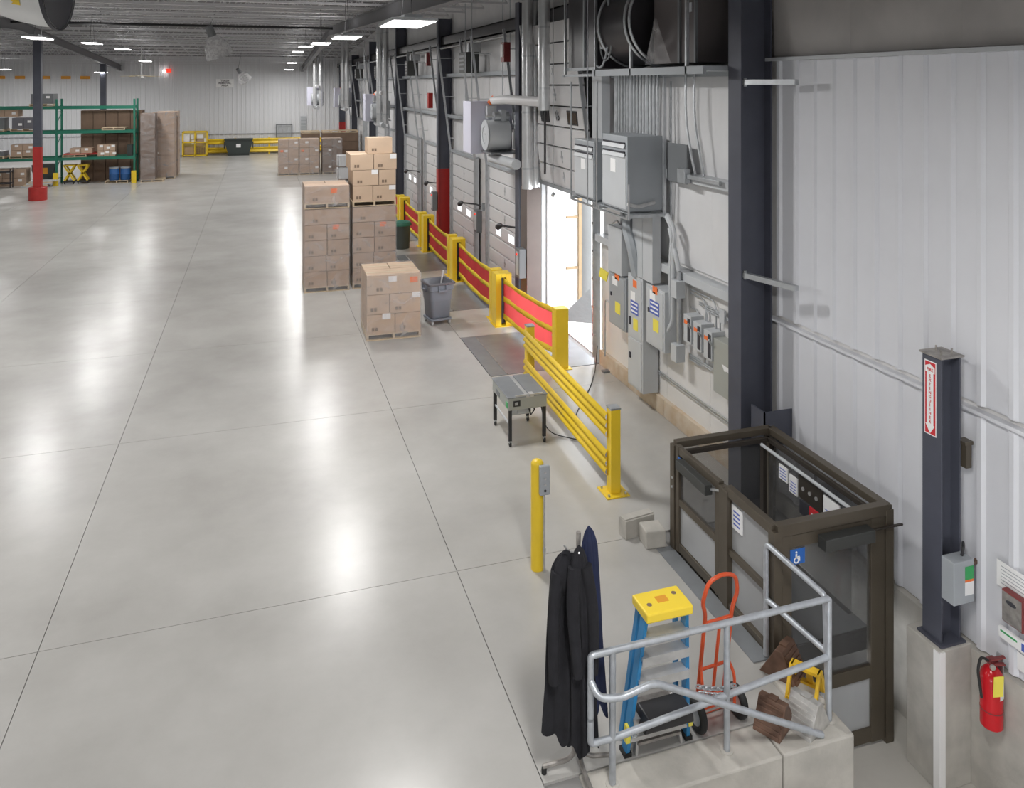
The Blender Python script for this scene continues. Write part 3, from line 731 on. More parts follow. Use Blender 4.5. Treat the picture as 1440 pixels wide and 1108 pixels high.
small_box('signal_horn', 25.9, 5.6, 0.22, 0.45, 0.16, 'maroon', 'dark red signal unit high beside the red-footed wall column', 'signal', x=5.45, extra=redx)
small_box('signal_box', 25.7, 4.2, 0.2, 0.5, 0.15, 'red_paint', 'small red box halfway up beside the red-footed wall column', 'signal', x=5.45)
def ctl(t, w_, h_, dpt):
    MB().box(-dpt-0.006, -dpt, -w_*0.35, w_*0.35, h_*0.1, h_*0.9).build('cover', 'light_enamel', t)
    MB().cyl((-dpt-0.03, 0, h_*0.8), (-dpt, 0, h_*0.8), 0.025, 8).build('signal_lamp', 'red_light', t)
for y, x, l in ((15.5, 5.22, 'dock control box with red lamp on the post beside the open door'), (20.6, 5.7, 'dock control box with red lamp between two closed dock doors'), (24.6, 5.35, 'dock control box with red lamp on the red-footed column')):
    small_box('dock_control', y, 1.0, 0.26, 0.6, 0.15, 'dark_enamel', l, 'control box', x=x, grp='dock control boxes', extra=ctl)
def swing(y, z, label):
    t = thing('dock_light', label, 'dock light', (5.66, y, z), group='swing-arm dock lights')
    MB().tube([(0, 0, 0), (-0.1, 0.25, 0.04), (-0.35, 0.75, 0.02)], 0.022, 8).build('arm', 'black_plastic', t, smooth=True)
    MB().tube([(-0.35, 0.75, 0.02), (-0.35, 0.9, 0.0), (-0.36, 1.05, -0.06)], [0.03, 0.06, 0.07], 12).build('lamp_head', 'black_plastic', t, smooth=True)
    MB().box(-0.03, 0.06, -0.05, 0.05, -0.1, 0.1).build('bracket', 'galv', t)
for y, l in ((16.6, 'black swing-arm dock light beside the open dock door'), (20.3, 'black swing-arm dock light over the barrier by the waste cart'), (25.0, 'black swing-arm dock light beside the red-footed column'), (28.8, 'black swing-arm dock light behind the tall carton stacks')):
    swing(y, 1.72, l)

# ------------------------------------------------------------------ transformers on a hung shelf
ts = thing('equipment_shelf', 'galvanized strut shelf hung from rods, carrying two transformers', 'shelf', (5.08, 10.4, 3.04))
MB().box(0, 0.72, 0.0, 0.05, 0, 0.05).box(0, 0.72, 1.0, 1.05, 0, 0.05).box(0, 0.72, 2.15, 2.2, 0, 0.05).box(0, 0.05, 0, 2.2, -0.02, 0.0).box(0.67, 0.72, 0, 2.2, -0.02, 0).build('frame', 'galv', ts)
MB().box(0.05, 0.70, 0.05, 2.15, 0.05, 0.06).build('tray', 'grey_enamel', ts)
for x, y in ((0.02, -0.015), (0.70, -0.02), (0.02, 1.12), (0.02, 2.21)): MB().box(x-0.012, x+0.012, y-0.012, y+0.012, -0.02, 2.0 if y > 1 or x > 0.5 else 0.5).build('hanger', 'galv', ts)
def transformer(y, w_, h_, label):
    t = thing('transformer', label, 'transformer', (5.12, y, 3.11))
    MB().box(0, 0.58, 0, w_, 0.02, h_).build('cabinet', 'grey_enamel', t, bevel=0.01)
    MB().box(-0.012, 0, 0.03, w_-0.03, 0.05, h_*0.74).build('front_panel', 'light_enamel', t)
    for z in (0.80, 0.92): 
        MB().box(-0.02, 0, 0.06, w_-0.06, h_*z-0.03, h_*z-0.005).build('vent', 'ink', t)
        MB().add([(-0.015, 0.05, h_*z-0.03), (-0.015, w_-0.05, h_*z-0.03), (-0.035, w_-0.05, h_*z-0.09), (-0.035, 0.05, h_*z-0.09)], [(0,1,2,3)]).build('louver', 'light_enamel', t)
    MB().box(-0.016, -0.012, w_*0.42, w_*0.62, h_*0.50, h_*0.68).build('rating_plate', 'paper', t)
    MB().box(0.02, 0.56, 0.02, w_-0.02, 0, 0.02).build('foot', 'dark_enamel', t)
    return t
transformer(10.48, 0.88, 1.12, 'larger grey transformer cabinet on the shelf, nearer the column')
transformer(11.66, 0.85, 0.96, 'smaller grey transformer cabinet on the shelf, nearer the open door')
MB_ = MB().tube(rounded([(5.55, 10.45, 3.25), (5.25, 10.42, 3.2), (5.1, 10.42, 3.25)], 0.1), 0.028, 8).build('flex_conduit', 'alu', smooth=True)
tag(MB_, 'short flexible metal conduit along the near side of the larger transformer', 'conduit')

# conduits: one thing each
def conduit(pts, r, label, grp, m='galv', rr=0.12):
    o = MB().tube(rounded(pts, rr, 5), r, 8).build('conduit', m, smooth=True)
    return tag(o, label, 'conduit', grp)
for k in range(14):
    y = 12.0-0.11*k; r = 0.024 if k % 5 else 0.036
    conduit([(5.66, y, 3.95), (5.66, y, 5.2)], r, 'vertical galvanized conduit of the bank above the transformers', 'conduit bank above the transformers')
for k in range(8):
    y = 11.9-0.17*k
    conduit([(5.72, y, 2.0), (5.72, y, 3.05)], 0.022 if k % 3 else 0.035, 'vertical galvanized conduit between the shelf and the panelboards', 'conduits below the transformers')
conduit([(5.62, 11.35, 3.05), (5.50, 11.3, 2.75), (5.50, 11.1, 2.5), (5.58, 11.08, 2.03)], 0.085, 'thick dark flexible conduit hanging from the shelf to the tall panelboard', None, 'grey_enamel', 0.25)
for k, (y, z) in enumerate(((10.25, 1.9), (10.18, 1.88))):
    conduit([(5.64, y+0.05, 3.1), (5.64, y-0.18, 2.9), (5.64, y-0.12, 2.6), (5.64, y-0.1, z-0.3), (5.60, y-0.02, z-0.45)], 0.03, 'thick grey flexible conduit curving down beside the blue-labelled panelboard', 'curved conduits at the panelboard', 'light_enamel', 0.2)
for y, z0 in ((9.75, 3.75), (9.52, 3.75)):
    conduit([(5.66, y, 5.15), (5.66, y, 4.5), (5.68, y-0.14, 3.95), (5.72, y-0.16, 3.75)], 0.018, 'thin conduit bending down the bulging insulation', 'thin conduits on the insulation', rr=0.3)
for y, x in ((11.62, 4.98),):
    o = MB().cyl((x, y, 3.1), (x, y, 6.7), 0.010, 6).build('hanger_rod', 'galv'); tag(o, 'thin galvanized rod hanging from the roof to the transformer shelf', 'rod', 'rods of the transformer shelf')
chn = MB().cyl((5.05, 13.35, 3.05), (5.05, 13.35, 6.6), 0.008, 5).lathe([(0, 0.06), (0.05, 0), (0, -0.06)], 8, c=(5.05, 13.35, 3.0)).build('pull_cord', 'galv'); tag(chn, 'long pull cord with a knob hanging in front of the raised dock door', 'cord')
j = MB().box(-0.1, 0, -0.1, 0.1, -0.1, 0.1).box(-0.06, -0.02, -0.9, -0.1, -0.03, 0.03).build('junction_box', 'galv', loc=(5.68, 9.75, 3.72), bevel=0.006); tag(j, 'small square junction box on the upper wall girt', 'junction box')
jp = MB().box(-0.02, 0.0, -0.28, 0.28, -0.35, 0.2).build('steel_plate', 'dark_enamel', loc=(5.68, 10.0, 3.95)); tag(jp, 'dark grey metal plate on the wall behind the larger transformer', 'plate')
wd = MB().box(-0.16, 0, -0.2, 0.2, 0, 1.35).build('wireway', 'light_enamel', loc=(5.69, 12.5, 3.8), bevel=0.006); tag(wd, 'pale vertical wireway on the wall beside the conduit bank', 'wireway')
wd = MB().box(-0.14, 0, -0.33, 0.33, 0, 1.2).box(-0.15, -0.14, -0.02, 0.02, 0.02, 1.18).build('wireway', 'light_enamel', loc=(5.69, 10.85, 2.03), bevel=0.006); tag(wd, 'flat grey wireway rising from the tall panelboard to the shelf', 'wireway')

# panelboards
def panel(y0, y1, z0, z1, label, m, blue, tall=False):
    t = thing('panelboard', label, 'electrical panel', (5.838, y0, z0))
    w_, h_ = y1-y0, z1-z0
    MB().box(-0.29, -0.03, 0, w_, 0, h_).build('enclosure', m, t, bevel=0.006)
    MB().box(-0.06, 0.0, 0.05, w_-0.05, 0.03, h_-0.03).build('backplate', 'grey_enamel', t)
    dr = MB().box(-0.302, -0.29, 0.04, w_-0.04, h_*(0.45 if tall else 0.04), h_-0.04).build('door', m, t)
    MB().box(-0.315, -0.302, w_-0.13, w_-0.09, h_*0.55, h_*0.62).build('latch', 'ink', dr)
    MB().box(-0.306, -0.302, w_*0.35, w_*0.60, h_*(0.90), h_*0.90+0.11).build('warning_label', 'orange_label', dr)
    MB().box(-0.306, -0.302, w_*0.45, w_*0.75, h_*0.78, h_*0.78+0.13).build('paper_label', 'paper', dr)
    zz = h_*(0.66 if tall else 0.55)
    MB().box(-0.306, -0.302, w_*0.28, w_*0.58, zz-0.24, zz-0.06).build('yellow_label', 'label_yellow', dr)
    if blue:
        pl = MB().box(-0.306, -0.302, w_*0.25, w_*0.75, zz, zz+0.2).build('blue_label', 'label_blue', dr)
        for q in range(3): MB().box(-0.308, -0.306, w_*0.29, w_*0.71, zz+0.03+q*0.06, zz+0.055+q*0.06).build('print_line', 'white_ink', pl)
    if tall:
        d2 = MB().box(-0.302, -0.29, 0.04, w_-0.04, 0.03, h_*0.43).build('door', m, t); MB().box(-0.315, -0.302, w_-0.13, w_-0.09, h_*0.25, h_*0.30).build('latch', 'ink', d2)
    return t
panel(11.41, 12.03, 1.04, 1.90, 'grey panelboard nearest the open dock door, with orange label', 'grey_enamel', False)
panel(10.82, 11.33, 0.28, 2.02, 'tall two-door panelboard standing between two shorter ones', 'light_enamel', True, True)
panel(10.14, 10.71, 1.12, 2.00, 'grey panelboard with blue and yellow labels beside the conduit loop', 'light_enamel', True)
# pale box above first panel
o = MB().box(-0.2, 0, 0, 0.5, 0, 0.75).build('junction_cabinet', 'light_enamel', loc=(5.69, 11.45, 1.93), bevel=0.006); tag(o, 'pale junction cabinet above the panelboard next to the open door', 'cabinet')
o = MB().tube(rounded([(5.66, 12.2, 1.9), (5.66, 12.2, 2.62), (5.66, 11.95, 2.75), (5.66, 11.8, 2.6), (5.66, 11.75, 2.1)], 0.15), 0.014, 6).build('conduit', 'galv', smooth=True); tag(o, 'looped conduit around the pale junction cabinet', 'conduit')
o = MB().tube(rounded([(5.74, 12.62, 0.25), (5.74, 12.62, 1.25), (5.66, 12.2, 1.28), (5.6, 12.05, 1.22)], 0.12), 0.014, 6).box(5.56, 5.62, 11.98, 12.08, 1.18, 1.25).build('sensor_pipe', 'galv', smooth=True); tag(o, 'bent pipe with small sensor head beside the open door jamb', 'pipe')
o = MB().box(-0.06, 0.06, -0.05, 0.05, 0, 0.03).build('floor_clip', 'dark_enamel', loc=(5.72, 12.55, 0.0)); tag(o, 'small dark clip on the floor by the open door jamb', 'clip')
o = MB().box(-0.02, 0, -0.1, 0.1, -0.08, 0.08).build('hanging_tag', 'label_yellow', loc=(5.6, 12.35, 1.75), rot=(0.3, 0, 0.3)); tag(o, 'yellow tag hanging beside the open door jamb', 'tag')

# three safety switches, gutter boxes and the large grey box
def switch(y, z, label):
    t = thing('safety_switch', label, 'electrical switch', (5.84, y, z), group='safety switches on the white wall')
    MB().box(-0.2, 0, 0, 0.2, 0, 0.38).build('enclosure', 'light_enamel', t, bevel=0.005)
    MB().box(-0.205, -0.2, 0.02, 0.09, 0.03, 0.34).build('handle_plate', 'ink', t)
    MB().bar((-0.2, -0.005, 0.22), (-0.26, -0.02, 0.30), 0.02, 0.02).build('handle', 'galv', t)
    MB().box(-0.204, -0.2, 0.10, 0.18, 0.25, 0.30).build('label_strip', 'orange_label', t)
switch(9.57, 1.42, 'grey safety switch next to the vertical gutter pipe')
switch(9.31, 1.39, 'grey safety switch between its two neighbours on the white wall')
switch(9.05, 1.36, 'grey safety switch next to the large olive-grey box')
o = thing('conduit_riser', 'vertical conduit with two junction boxes left of the safety switches', 'conduit', (5.66, 9.93, 0))
MB().cyl((0, 0, 1.1), (0, 0, 2.35), 0.035, 10).build('pipe', 'galv', o, smooth=True)
MB().tube(rounded([(0, 0, 2.35), (-0.02, 0.05, 2.55), (0.02, 0.3, 2.9)], 0.1), 0.035, 10).build('elbow', 'light_enamel', o, smooth=True)
for z in (1.98, 1.08): MB().box(-0.09, 0.05, -0.08, 0.08, z, z+0.24).build('junction_box', 'light_enamel', o, bevel=0.005)
for k, (ya, yb, z) in enumerate(((9.85, 9.65, 1.85), (9.85, 9.45, 2.05), (9.85, 9.20, 2.10), (9.62, 9.42, 1.95), (9.62, 9.10, 1.98), (9.55, 8.85, 1.95), (9.4, 8.80, 1.92))):
    conduit([(5.80, ya, z), (5.80, yb, z), (5.79, yb-0.02, 1.72)], 0.011, 'thin bent conduit running to the safety switches', 'thin conduits at the safety switches', rr=0.14)
for k, y in enumerate((9.47, 9.2, 8.98)):
    conduit([(5.79, 9.85, 1.12+0.03*k), (5.79, y, 1.12+0.03*k), (5.79, y-0.03, 1.40)], 0.016, 'bent conduit under the safety switches', 'conduits under the safety switches', rr=0.12)
o = MB().box(-0.03, 0, -0.06, 0.06, -0.09, 0.09).build('cover_plate', 'light_enamel', loc=(5.80, 9.02, 1.95)); tag(o, 'small blank cover plate above the safety switches', 'plate')
o = thing('equipment_box', 'large olive-grey equipment box with torn white sticker beside the column', 'electrical box', (5.835, 8.45, 0.98))
MB().box(-0.17, 0, 0, 0.6, 0, 0.70).build('enclosure', 'olive_enamel', o, bevel=0.005)
MB().add([(-0.173, 0.12, 0.40), (-0.173, 0.40, 0.42), (-0.173, 0.34, 0.34), (-0.173, 0.27, 0.36), (-0.173, 0.18, 0.29), (-0.173, 0.08, 0.31)], [(0,1,2,3,4,5)]).build('torn_sticker', 'paper', o)
conduit([(5.80, 10.8, 0.62), (5.80, 8.4, 0.62)], 0.012, 'thin conduit running low along the white wall', None)
conduit([(5.80, 10.8, 0.58), (5.80, 8.4, 0.58)], 0.008, 'second thinner conduit running low along the white wall', None)

# strut arms on the big column
for z, y in ((2.75, 7.95), (5.02, 7.95)):
    o = MB().box(-0.03, 0.03, -0.72, 0.05, -0.03, 0.03).box(-0.028, 0.028, -0.73, -0.72, -0.028, 0.028).cyl((0, 0.0, -0.05), (0, 0.0, 0.05), 0.02, 8).build('strut_arm', 'galv', BIGCOL, loc=(-0.13, y-8.15+0.07, z), rot=(0, 0, R(14)))
o = MB().box(-0.02, 0.36, -0.25, -0.24, 0, 0.40).box(-0.02, 0.0, -0.25, 0.0, 0, 0.40).build('guard_plate', 'steel_paint', loc=(5.50, 7.95, 0.85)); tag(o, 'dark steel guard plate at the foot of the big column behind the lift', 'plate')

# ------------------------------------------------------------------ dark air unit high on the wall
au = thing('air_unit', 'dark sheet-metal air unit with round flexible collar high on the dock wall', 'air handler', (5.0, 8.6, 5.22))
MB().box(0.15, 0.85, 3.05, 4.25, 0.03, 1.45).build('end_cabinet', 'dark_duct', au, bevel=0.01)
MB().box(0.12, 0.15, 3.5, 3.54, 0.03, 1.45).box(0.10, 0.16, 3.0, 4.3, 0.0, 0.05).build('flange', 'grey_enamel', au)
MB().lathe([(0.0, 0.62), (0.60, 0.62), (0.60, 1.5), (0.62, 1.55), (0.62, 1.62)], 36, c=(0.55, 0.95, 0.66), ax='y').build('fan_drum', 'dark_duct', au, smooth=True)
for y, r in ((1.35, 0.66), (1.5, 0.66), (2.45, 0.64)):
    MB().tube([(0.55+r*math.cos(2*PI*k/40), y, 0.68+r*math.sin(2*PI*k/40)) for k in range(40)], 0.022, 8, closed=True).build('collar_ring', 'galv', au, smooth=True)
MB().box(0.25, 0.85, 0.15, 1.30, 0.05, 1.45).build('filter_cabinet', 'brown_duct', au, bevel=0.01)
MB().box(0.22, 0.25, 0.55, 0.60, 0.05, 1.45).box(0.22, 0.25, 0.15, 0.19, 0.05, 1.45).build('seam', 'dark_enamel', au)
MB().box(0.235, 0.249, 0.86, 0.98, 0.95, 1.10).build('paper_label', 'light_enamel', au); MB().box(0.235, 0.249, 0.28, 0.36, 0.70, 0.82).build('paper_label', 'light_enamel', au)
MB().grid(lambda u, v: (0.14-0.06*v+0.02*math.sin(9*u), 0.62+0.75*u+(0.35-0.75*u)*v*0.9, 0.05+0.62*v*(1-0.1*u)), 8, 8).build('torn_sheet', 'stretch_film', au, smooth=True)
MB().box(0.05, 0.9, -0.3, 3.0, -0.06, 0.0).box(0.05, 0.10, -0.3, 4.3, -0.10, -0.06).build('support_beam', 'grey_enamel', au)
MB().tube([(0.05, 2.7+0.35*math.cos(a*0.314), 0.75+0.72*math.sin(a*0.314)) for a in range(5, 17)], 0.018, 8).build('hanging_cable', 'grey_enamel', au, smooth=True)
MB().tube([(0.04, 2.45+0.20*math.cos(a*0.314), 0.40+0.26*math.sin(a*0.314)) for a in range(0, 20)], 0.014, 8, closed=True).build('coiled_cable', 'dark_enamel', au, smooth=True)
MB().box(0.02, 0.05, 2.52, 2.62, 0.32, 0.46).build('tag', 'grey_enamel', au)
for y in (0.1, 1.65, 2.9, 4.2): MB().box(0.05, 0.09, y-0.02, y+0.02, -0.1, 1.6).build('hanger', 'galv', au)
o = MB().box(-0.02, 0.02, -0.02, 0.02, 0, 2.05).build('strut_post', 'galv', loc=(5.62, 10.28, 3.06)); tag(o, 'vertical galvanized strut beside the larger transformer', 'strut')

# ------------------------------------------------------------------ vertical platform lift
LX0, LX1, LY0, LY1, LT, LBt = 4.27, 5.47, 5.84, 7.57, 1.12, -1.0
lf = thing('platform_lift', 'bronze framed wheelchair platform lift with smoked glass panels', 'lift', (LX0, LY0, LBt))
W_, D_, T_ = LX1-LX0, LY1-LY0, LT-LBt
F0 = -LBt                                   # dock floor level in the lift's own height
def post(x, y, z0, z1, sx=0.06, sy=0.06, name='post', m='bronze'): return MB().box(x-sx/2, x+sx/2, y-sy/2, y+sy/2, z0, z1).build(name, m, lf, bevel=0.004)
for x, y, z0 in ((0.0, D_, F0-0.3), (W_, D_, 0), (0.0, 0.0, 0), (W_, 0.0, 0), (0.0, 0.72, F0-0.1)):
    post(x, y, z0, T_, 0.085, 0.085)
post(0.0, 0.80, F0-0.1, T_+0.0, 0.07, 0.07)
# top frame
def rail(p, q, wd=0.07, ht=0.09, name='rail', m='bronze'): return MB().bar(p, q, wd, ht).build(name, m, lf, bevel=0.004)
rail((0, 0.0, T_), (W_, 0.0, T_), 0.08, 0.10, 'top_rail'); rail((0, D_, T_), (W_, D_, T_), 0.08, 0.07, 'top_rail')
rail((W_, 0, T_), (W_, D_, T_), 0.09, 0.07, 'top_rail'); rail((0, 0.0, T_), (0, 0.72, T_), 0.07, 0.09, 'top_rail')
rail((0.08, D_-0.09, T_-0.06), (W_, D_-0.09, T_-0.06), 0.04, 0.05, 'inner_rail', 'bronze_dark'); rail((W_-0.09, 0.1, T_-0.06), (W_-0.09, D_-0.05, T_-0.06), 0.04, 0.05, 'inner_rail', 'bronze_dark')
post(W_-0.16, D_-0.10, 0.1, T_-0.05, 0.05, 0.06, 'mast', 'bronze_dark')
# lower sides facing the dock floor and pit walls
MB().box(-0.04, 0.04, 0, D_, F0-0.12, F0-0.02).build('sill', 'bronze_dark', lf)
MB().box(0.015, 0.03, 0.04, 0.70, F0+0.06, F0+0.52).build('lower_panel', 'milk_panel', lf)
MB().box(0.015, 0.025, 0.04, 0.70, F0+0.58, T_-0.05).build('glass_panel', 'milk_panel', lf)
rail((0, 0.04, F0+0.55), (0, 0.70, F0+0.55), 0.05, 0.06, 'mid_rail'); rail((0, 0.04, F0+0.03), (0, 0.70, F0+0.03), 0.06, 0.08, 'bottom_rail')
# dock-level gate
gt = MB().bar((0.0, 0.905, T_-0.025), (0.0, D_-0.115, T_-0.025), 0.05, 0.08).bar((0, 0.905, F0+0.55), (0, D_-0.115, F0+0.55), 0.05, 0.07).bar((0, 0.905, F0+0.07), (0, D_-0.115, F0+0.07), 0.05, 0.09).box(-0.03, 0.03, 0.84, 0.91, F0+0.02, T_+0.02).box(-0.03, 0.03, D_-0.12, D_-0.05, F0+0.02, T_+0.02).build('gate', 'bronze', lf, bevel=0.004)
MB().box(-0.006, 0.004, 0.90, D_-0.11, F0+0.58, T_-0.06).build('glass_panel', 'smoke_glass', gt); MB().box(-0.006, 0.004, 0.90, D_-0.11, F0+0.12, F0+0.52).build('lower_panel', 'milk_panel', gt)
MB().box(-0.115, -0.03, 0.95, D_-0.20, T_-0.16, T_-0.06).build('door_closer', 'operator_box', gt, bevel=0.006)
MB().bar((-0.05, 0.95, T_-0.1), (-0.02, 0.83, T_-0.06), 0.02, 0.02).build('closer_arm', 'galv', gt)
bp = MB().box(-0.034, -0.030, D_-0.22, D_-0.11, T_-0.19, T_-0.08).build('access_sign', 'sign_blue', gt)
MB().lathe([(0.022, -0.001), (0.012, -0.001)], 14, c=(-0.036, D_-0.165, T_-0.155), ax='x').box(-0.037, -0.034, D_-0.17, D_-0.16, T_-0.14, T_-0.115).box(-0.037, -0.034, D_-0.195, D_-0.165, T_-0.138, T_-0.131).lathe([(0, -0.002), (0.008, -0.002), (0.008, 0)], 12, c=(-0.035, D_-0.165, T_-0.103), ax='x').build('pictogram', 'white_ink', bp)
for z in (T_-0.35, T_-0.45): MB().cyl((-0.05, D_-0.01, z), (-0.03, D_-0.01, z), 0.012, 8).build('hinge_bolt', 'galv', gt)
# lower-level door facing the near side
dr = MB().bar((0.145, 0, T_-0.115), (W_-0.195, 0, T_-0.115), 0.05, 0.11).bar((0.145, 0, 0.68), (W_-0.195, 0, 0.68), 0.05, 0.12).bar((0.145, 0, 0.11), (W_-0.195, 0, 0.11), 0.05, 0.13).box(0.05, 0.15, -0.03, 0.03, 0.04, T_-0.05).box(W_-0.20, W_-0.05, -0.03, 0.03, 0.04, T_-0.05).build('door', 'bronze', lf, bevel=0.004)
MB().box(0.14, W_-0.19, -0.006, 0.004, 0.73, T_-0.16).build('glass_panel', 'smoke_glass', dr); MB().box(0.14, W_-0.19, -0.006, 0.004, 0.16, 0.63).build('lower_panel', 'milk_panel', dr)
MB().box(0.42, 0.95, -0.14, -0.03, T_-0.20, T_-0.09).build('door_closer', 'operator_box', dr, bevel=0.006)
MB().bar((0.9, -0.08, T_-0.12), (W_+0.12, -0.06, T_-0.14), 0.02, 0.015).build('closer_arm', 'bronze_dark', dr)
bs = MB().box(0.13, 0.28, -0.036, -0.031, T_-0.31, T_-0.18).build('access_sign', 'sign_blue', dr)
MB().lathe([(0.028, -0.001), (0.016, -0.001)], 16, c=(0.19, -0.038, T_-0.275), ax='y').box(0.182, 0.198, -0.039, -0.036, T_-0.255, T_-0.222).box(0.19, 0.225, -0.039, -0.036, T_-0.252, T_-0.243).box(0.218, 0.228, -0.039, -0.036, T_-0.285, T_-0.252).lathe([(0, -0.002), (0.010, -0.002), (0.010, 0)], 12, c=(0.19, -0.037, T_-0.207), ax='y').build('pictogram', 'white_ink', bs)
# glass at the back and wall side
MB().box(0.05, W_-0.05, D_-0.006, D_+0.004, F0+0.02, T_-0.05).build('glass_panel', 'smoke_glass', lf)
MB().box(W_-0.004, W_+0.006, 0.05, D_-0.05, 0.05, T_-0.05).build('glass_panel', 'smoke_glass', lf)
MB().box(W_-0.03, W_+0.03, 0.04, D_-0.04, 0.0, 0.12).build('bottom_rail', 'bronze', lf)
MB().box(W_-0.04, W_+0.04, -0.02, 0.05, 0.0, T_+0.03).build('corner_post', 'bronze', lf)
# carriage
ca = MB().box(0.12, W_-0.10, 0.10, D_-0.12, 0.78, 0.98).build('carriage', 'black_plastic', lf, bevel=0.01)
MB().box(0.13, W_-0.11, 0.11, D_-0.13, 0.98, 0.985).build('carriage_floor', 'dark_enamel', ca)
MB().box(W_-0.17, W_-0.13, 0.3, D_-0.2, 0.985, T_-0.16).build('control_wall', 'smoke_glass', ca)
MB().tube([(W_-0.22, 0.1, T_-0.08), (W_-0.22, D_-0.15, T_-0.08)], 0.018, 8).build('grab_bar', 'light_enamel', ca, smooth=True)
for k, (ya, yb, m, z0, z1) in enumerate(((1.32, 1.18, 'paper', .17, .32), (1.15, 1.02, 'paper', .20, .38), (1.0, 0.64, 'bronze_dark', .14, .36), (0.62, 0.40, 'paper', .16, .40), (0.98, 0.84, 'ink', .38, .52), (0.83, 0.68, 'sign_red', .38, .52))):
    cpn = MB().box(W_-0.19, W_-0.175, yb, ya, T_-z1, T_-z0).build('control_plate' if m in ('bronze_dark', 'ink') else 'notice', m, ca)
    if m == 'bronze_dark':
        for q in range(3): MB().cyl((W_-0.20, yb+0.08+0.1*q, T_-0.25), (W_-0.19, yb+0.08+0.1*q, T_-0.25), 0.02, 10).build('button', 'alu', cpn)
    if m == 'paper':
        for q in range(4): MB().box(W_-0.192, W_-0.19, yb+0.02, ya-0.02, T_-z1+0.02+0.03*q, T_-z1+0.028+0.03*q).build('print_line', 'label_blue', cpn)
    if m == 'sign_red': MB().box(W_-0.192, W_-0.19, yb+0.03, ya-0.03, T_-0.47, T_-0.43).build('print_line', 'white_ink', cpn)
nt_ = MB().box(-0.002, 0.014, 0.50, 0.66, T_-0.32, T_-0.10).build('notice', 'paper', lf)
for q in range(4): MB().box(-0.004, -0.002, 0.53, 0.63, T_-0.28+0.04*q, T_-0.265+0.04*q).build('print_line', 'label_blue', nt_)
o = MB().box(4.06, 4.235, 5.85, 7.60, 0.0, 0.012).build('threshold_plate', 'grey_plate'); tag(o, 'long dark grey threshold plate on the floor along the lift', 'plate')

# ------------------------------------------------------------------ galvanized pipe railing
RY, RT = 5.15, 0.955
rg = thing('pipe_railing', 'galvanized pipe railing with sloping handrail above the stair wall', 'railing', (2.4, RY, 0))
r = 0.024
def pipe(pts, name, rr=0.0, n=12): return MB().tube(rounded(pts, rr, 6) if rr else pts, r, n).build(name, 'rail_galv', rg, smooth=True)
for x in (0.0, 0.94, 1.86):
    p = pipe([(x, 0, 0), (x, 0, RT)], 'post'); MB().lathe([(0.05, 0), (0.05, 0.006), (0.025, 0.008)], 14, c=(x, 0, 0)).build('floor_ring', 'cast_concrete', p)
pipe([(-0.17, 0, 0.50), (-0.17, 0, RT), (1.86, 0, RT)], 'top_rail', 0.03)
pipe([(-0.17, 0, 0.52), (-0.17, 0, 0.33), (0.05, 0, 0.33), (1.86, 0, 0.50)], 'mid_rail', 0.03)
pipe([(1.86, 0.0, 0.04), (1.86, 0.04, RT), (1.80, 0.72, 1.0), (1.80, 0.72, 0.03)], 'return_rail', 0.05)
pipe([(1.86, 0.03, 0.52), (1.80, 0.72, 0.52)], 'return_mid_rail')
hr = pipe([(-0.17, -0.01, 0.78), (-0.15, -0.09, 0.72), (0.0, -0.12, 0.70), (0.27, -0.12, 0.75), (1.70, -0.12, 0.02)], 'handrail', 0.07)
MB().tube([(1.62, -0.10, 0.03), (1.62, -0.12, -0.05), (1.62, -0.16, -0.08)], 0.012, 8).lathe([(0.04, 0), (0.04, 0.01), (0, 0.01)], 12, c=(1.62, -0.165, -0.08), ax='y').build('wall_bracket', 'rail_galv', hr, smooth=True)

# chain round the rail and hand truck
ch = thing('chain', 'bright steel chain looped round the railing and the hand truck', 'chain', (3.2, 5.2, 0.42))
lk = MB().tube([(0.024*math.cos(2*PI*k/14), 0.014*math.sin(2*PI*k/14), 0) for k in range(14)], 0.0055, 6, closed=True).mesh('link', 'galv', True)
for row in range(2):
    for k in range(13):
        t_ = k/12
        inst(lk, 'link', ch, (-0.07+0.30*t_, 0.0-0.035*row, 0.07-0.06*t_-0.02*math.sin(PI*t_)-0.02*row), (R(90)*((k+row) % 2)+0.3, R(12), R(8)*(1-2*row)))

# ------------------------------------------------------------------ coat stand with three garments
cs = thing('coat_stand', 'steel coat stand with splayed feet carrying dark coats', 'coat stand', (2.225, 5.36, 0))
MB().cyl((0, 0, 0.22), (0, 0, 1.72), 0.017, 10).build('pole', 'worn_steel', cs, smooth=True)
MB().box(-0.03, 0.03, -0.03, 0.03, 0.14, 0.42).box(-0.037, 0.037, -0.037, 0.037, 0.40, 0.43).build('socket', 'worn_steel', cs, bevel=0.004)
for a in (175, 268, 352, 80):
    c_, s_ = math.cos(R(a)), math.sin(R(a))
    f_ = MB().tube(rounded([(0.02*c_, 0.02*s_, 0.32), (0.035*c_, 0.035*s_, 0.10), (0.09*c_, 0.09*s_, 0.065), (0.27*c_, 0.27*s_, 0.05)], 0.05), 0.017, 8).build('foot', 'worn_steel', cs, smooth=True)
    MB().cyl((0.26*c_, 0.26*s_, 0), (0.26*c_, 0.26*s_, 0.04), 0.02, 8).build('foot_pad', 'rubber', f_)
for a, z in ((10, 1.52), (-30, 1.42), (170, 1.6), (250, 1.6), (60, 1.62)):
    c_, s_ = math.cos(R(a)), math.sin(R(a))
    MB().tube([(0.01*c_, 0.01*s_, z-0.03), (0.07*c_, 0.07*s_, z-0.02), (0.11*c_, 0.11*s_, z+0.03)], 0.007, 6).build('hook', 'alu', cs, smooth=True)
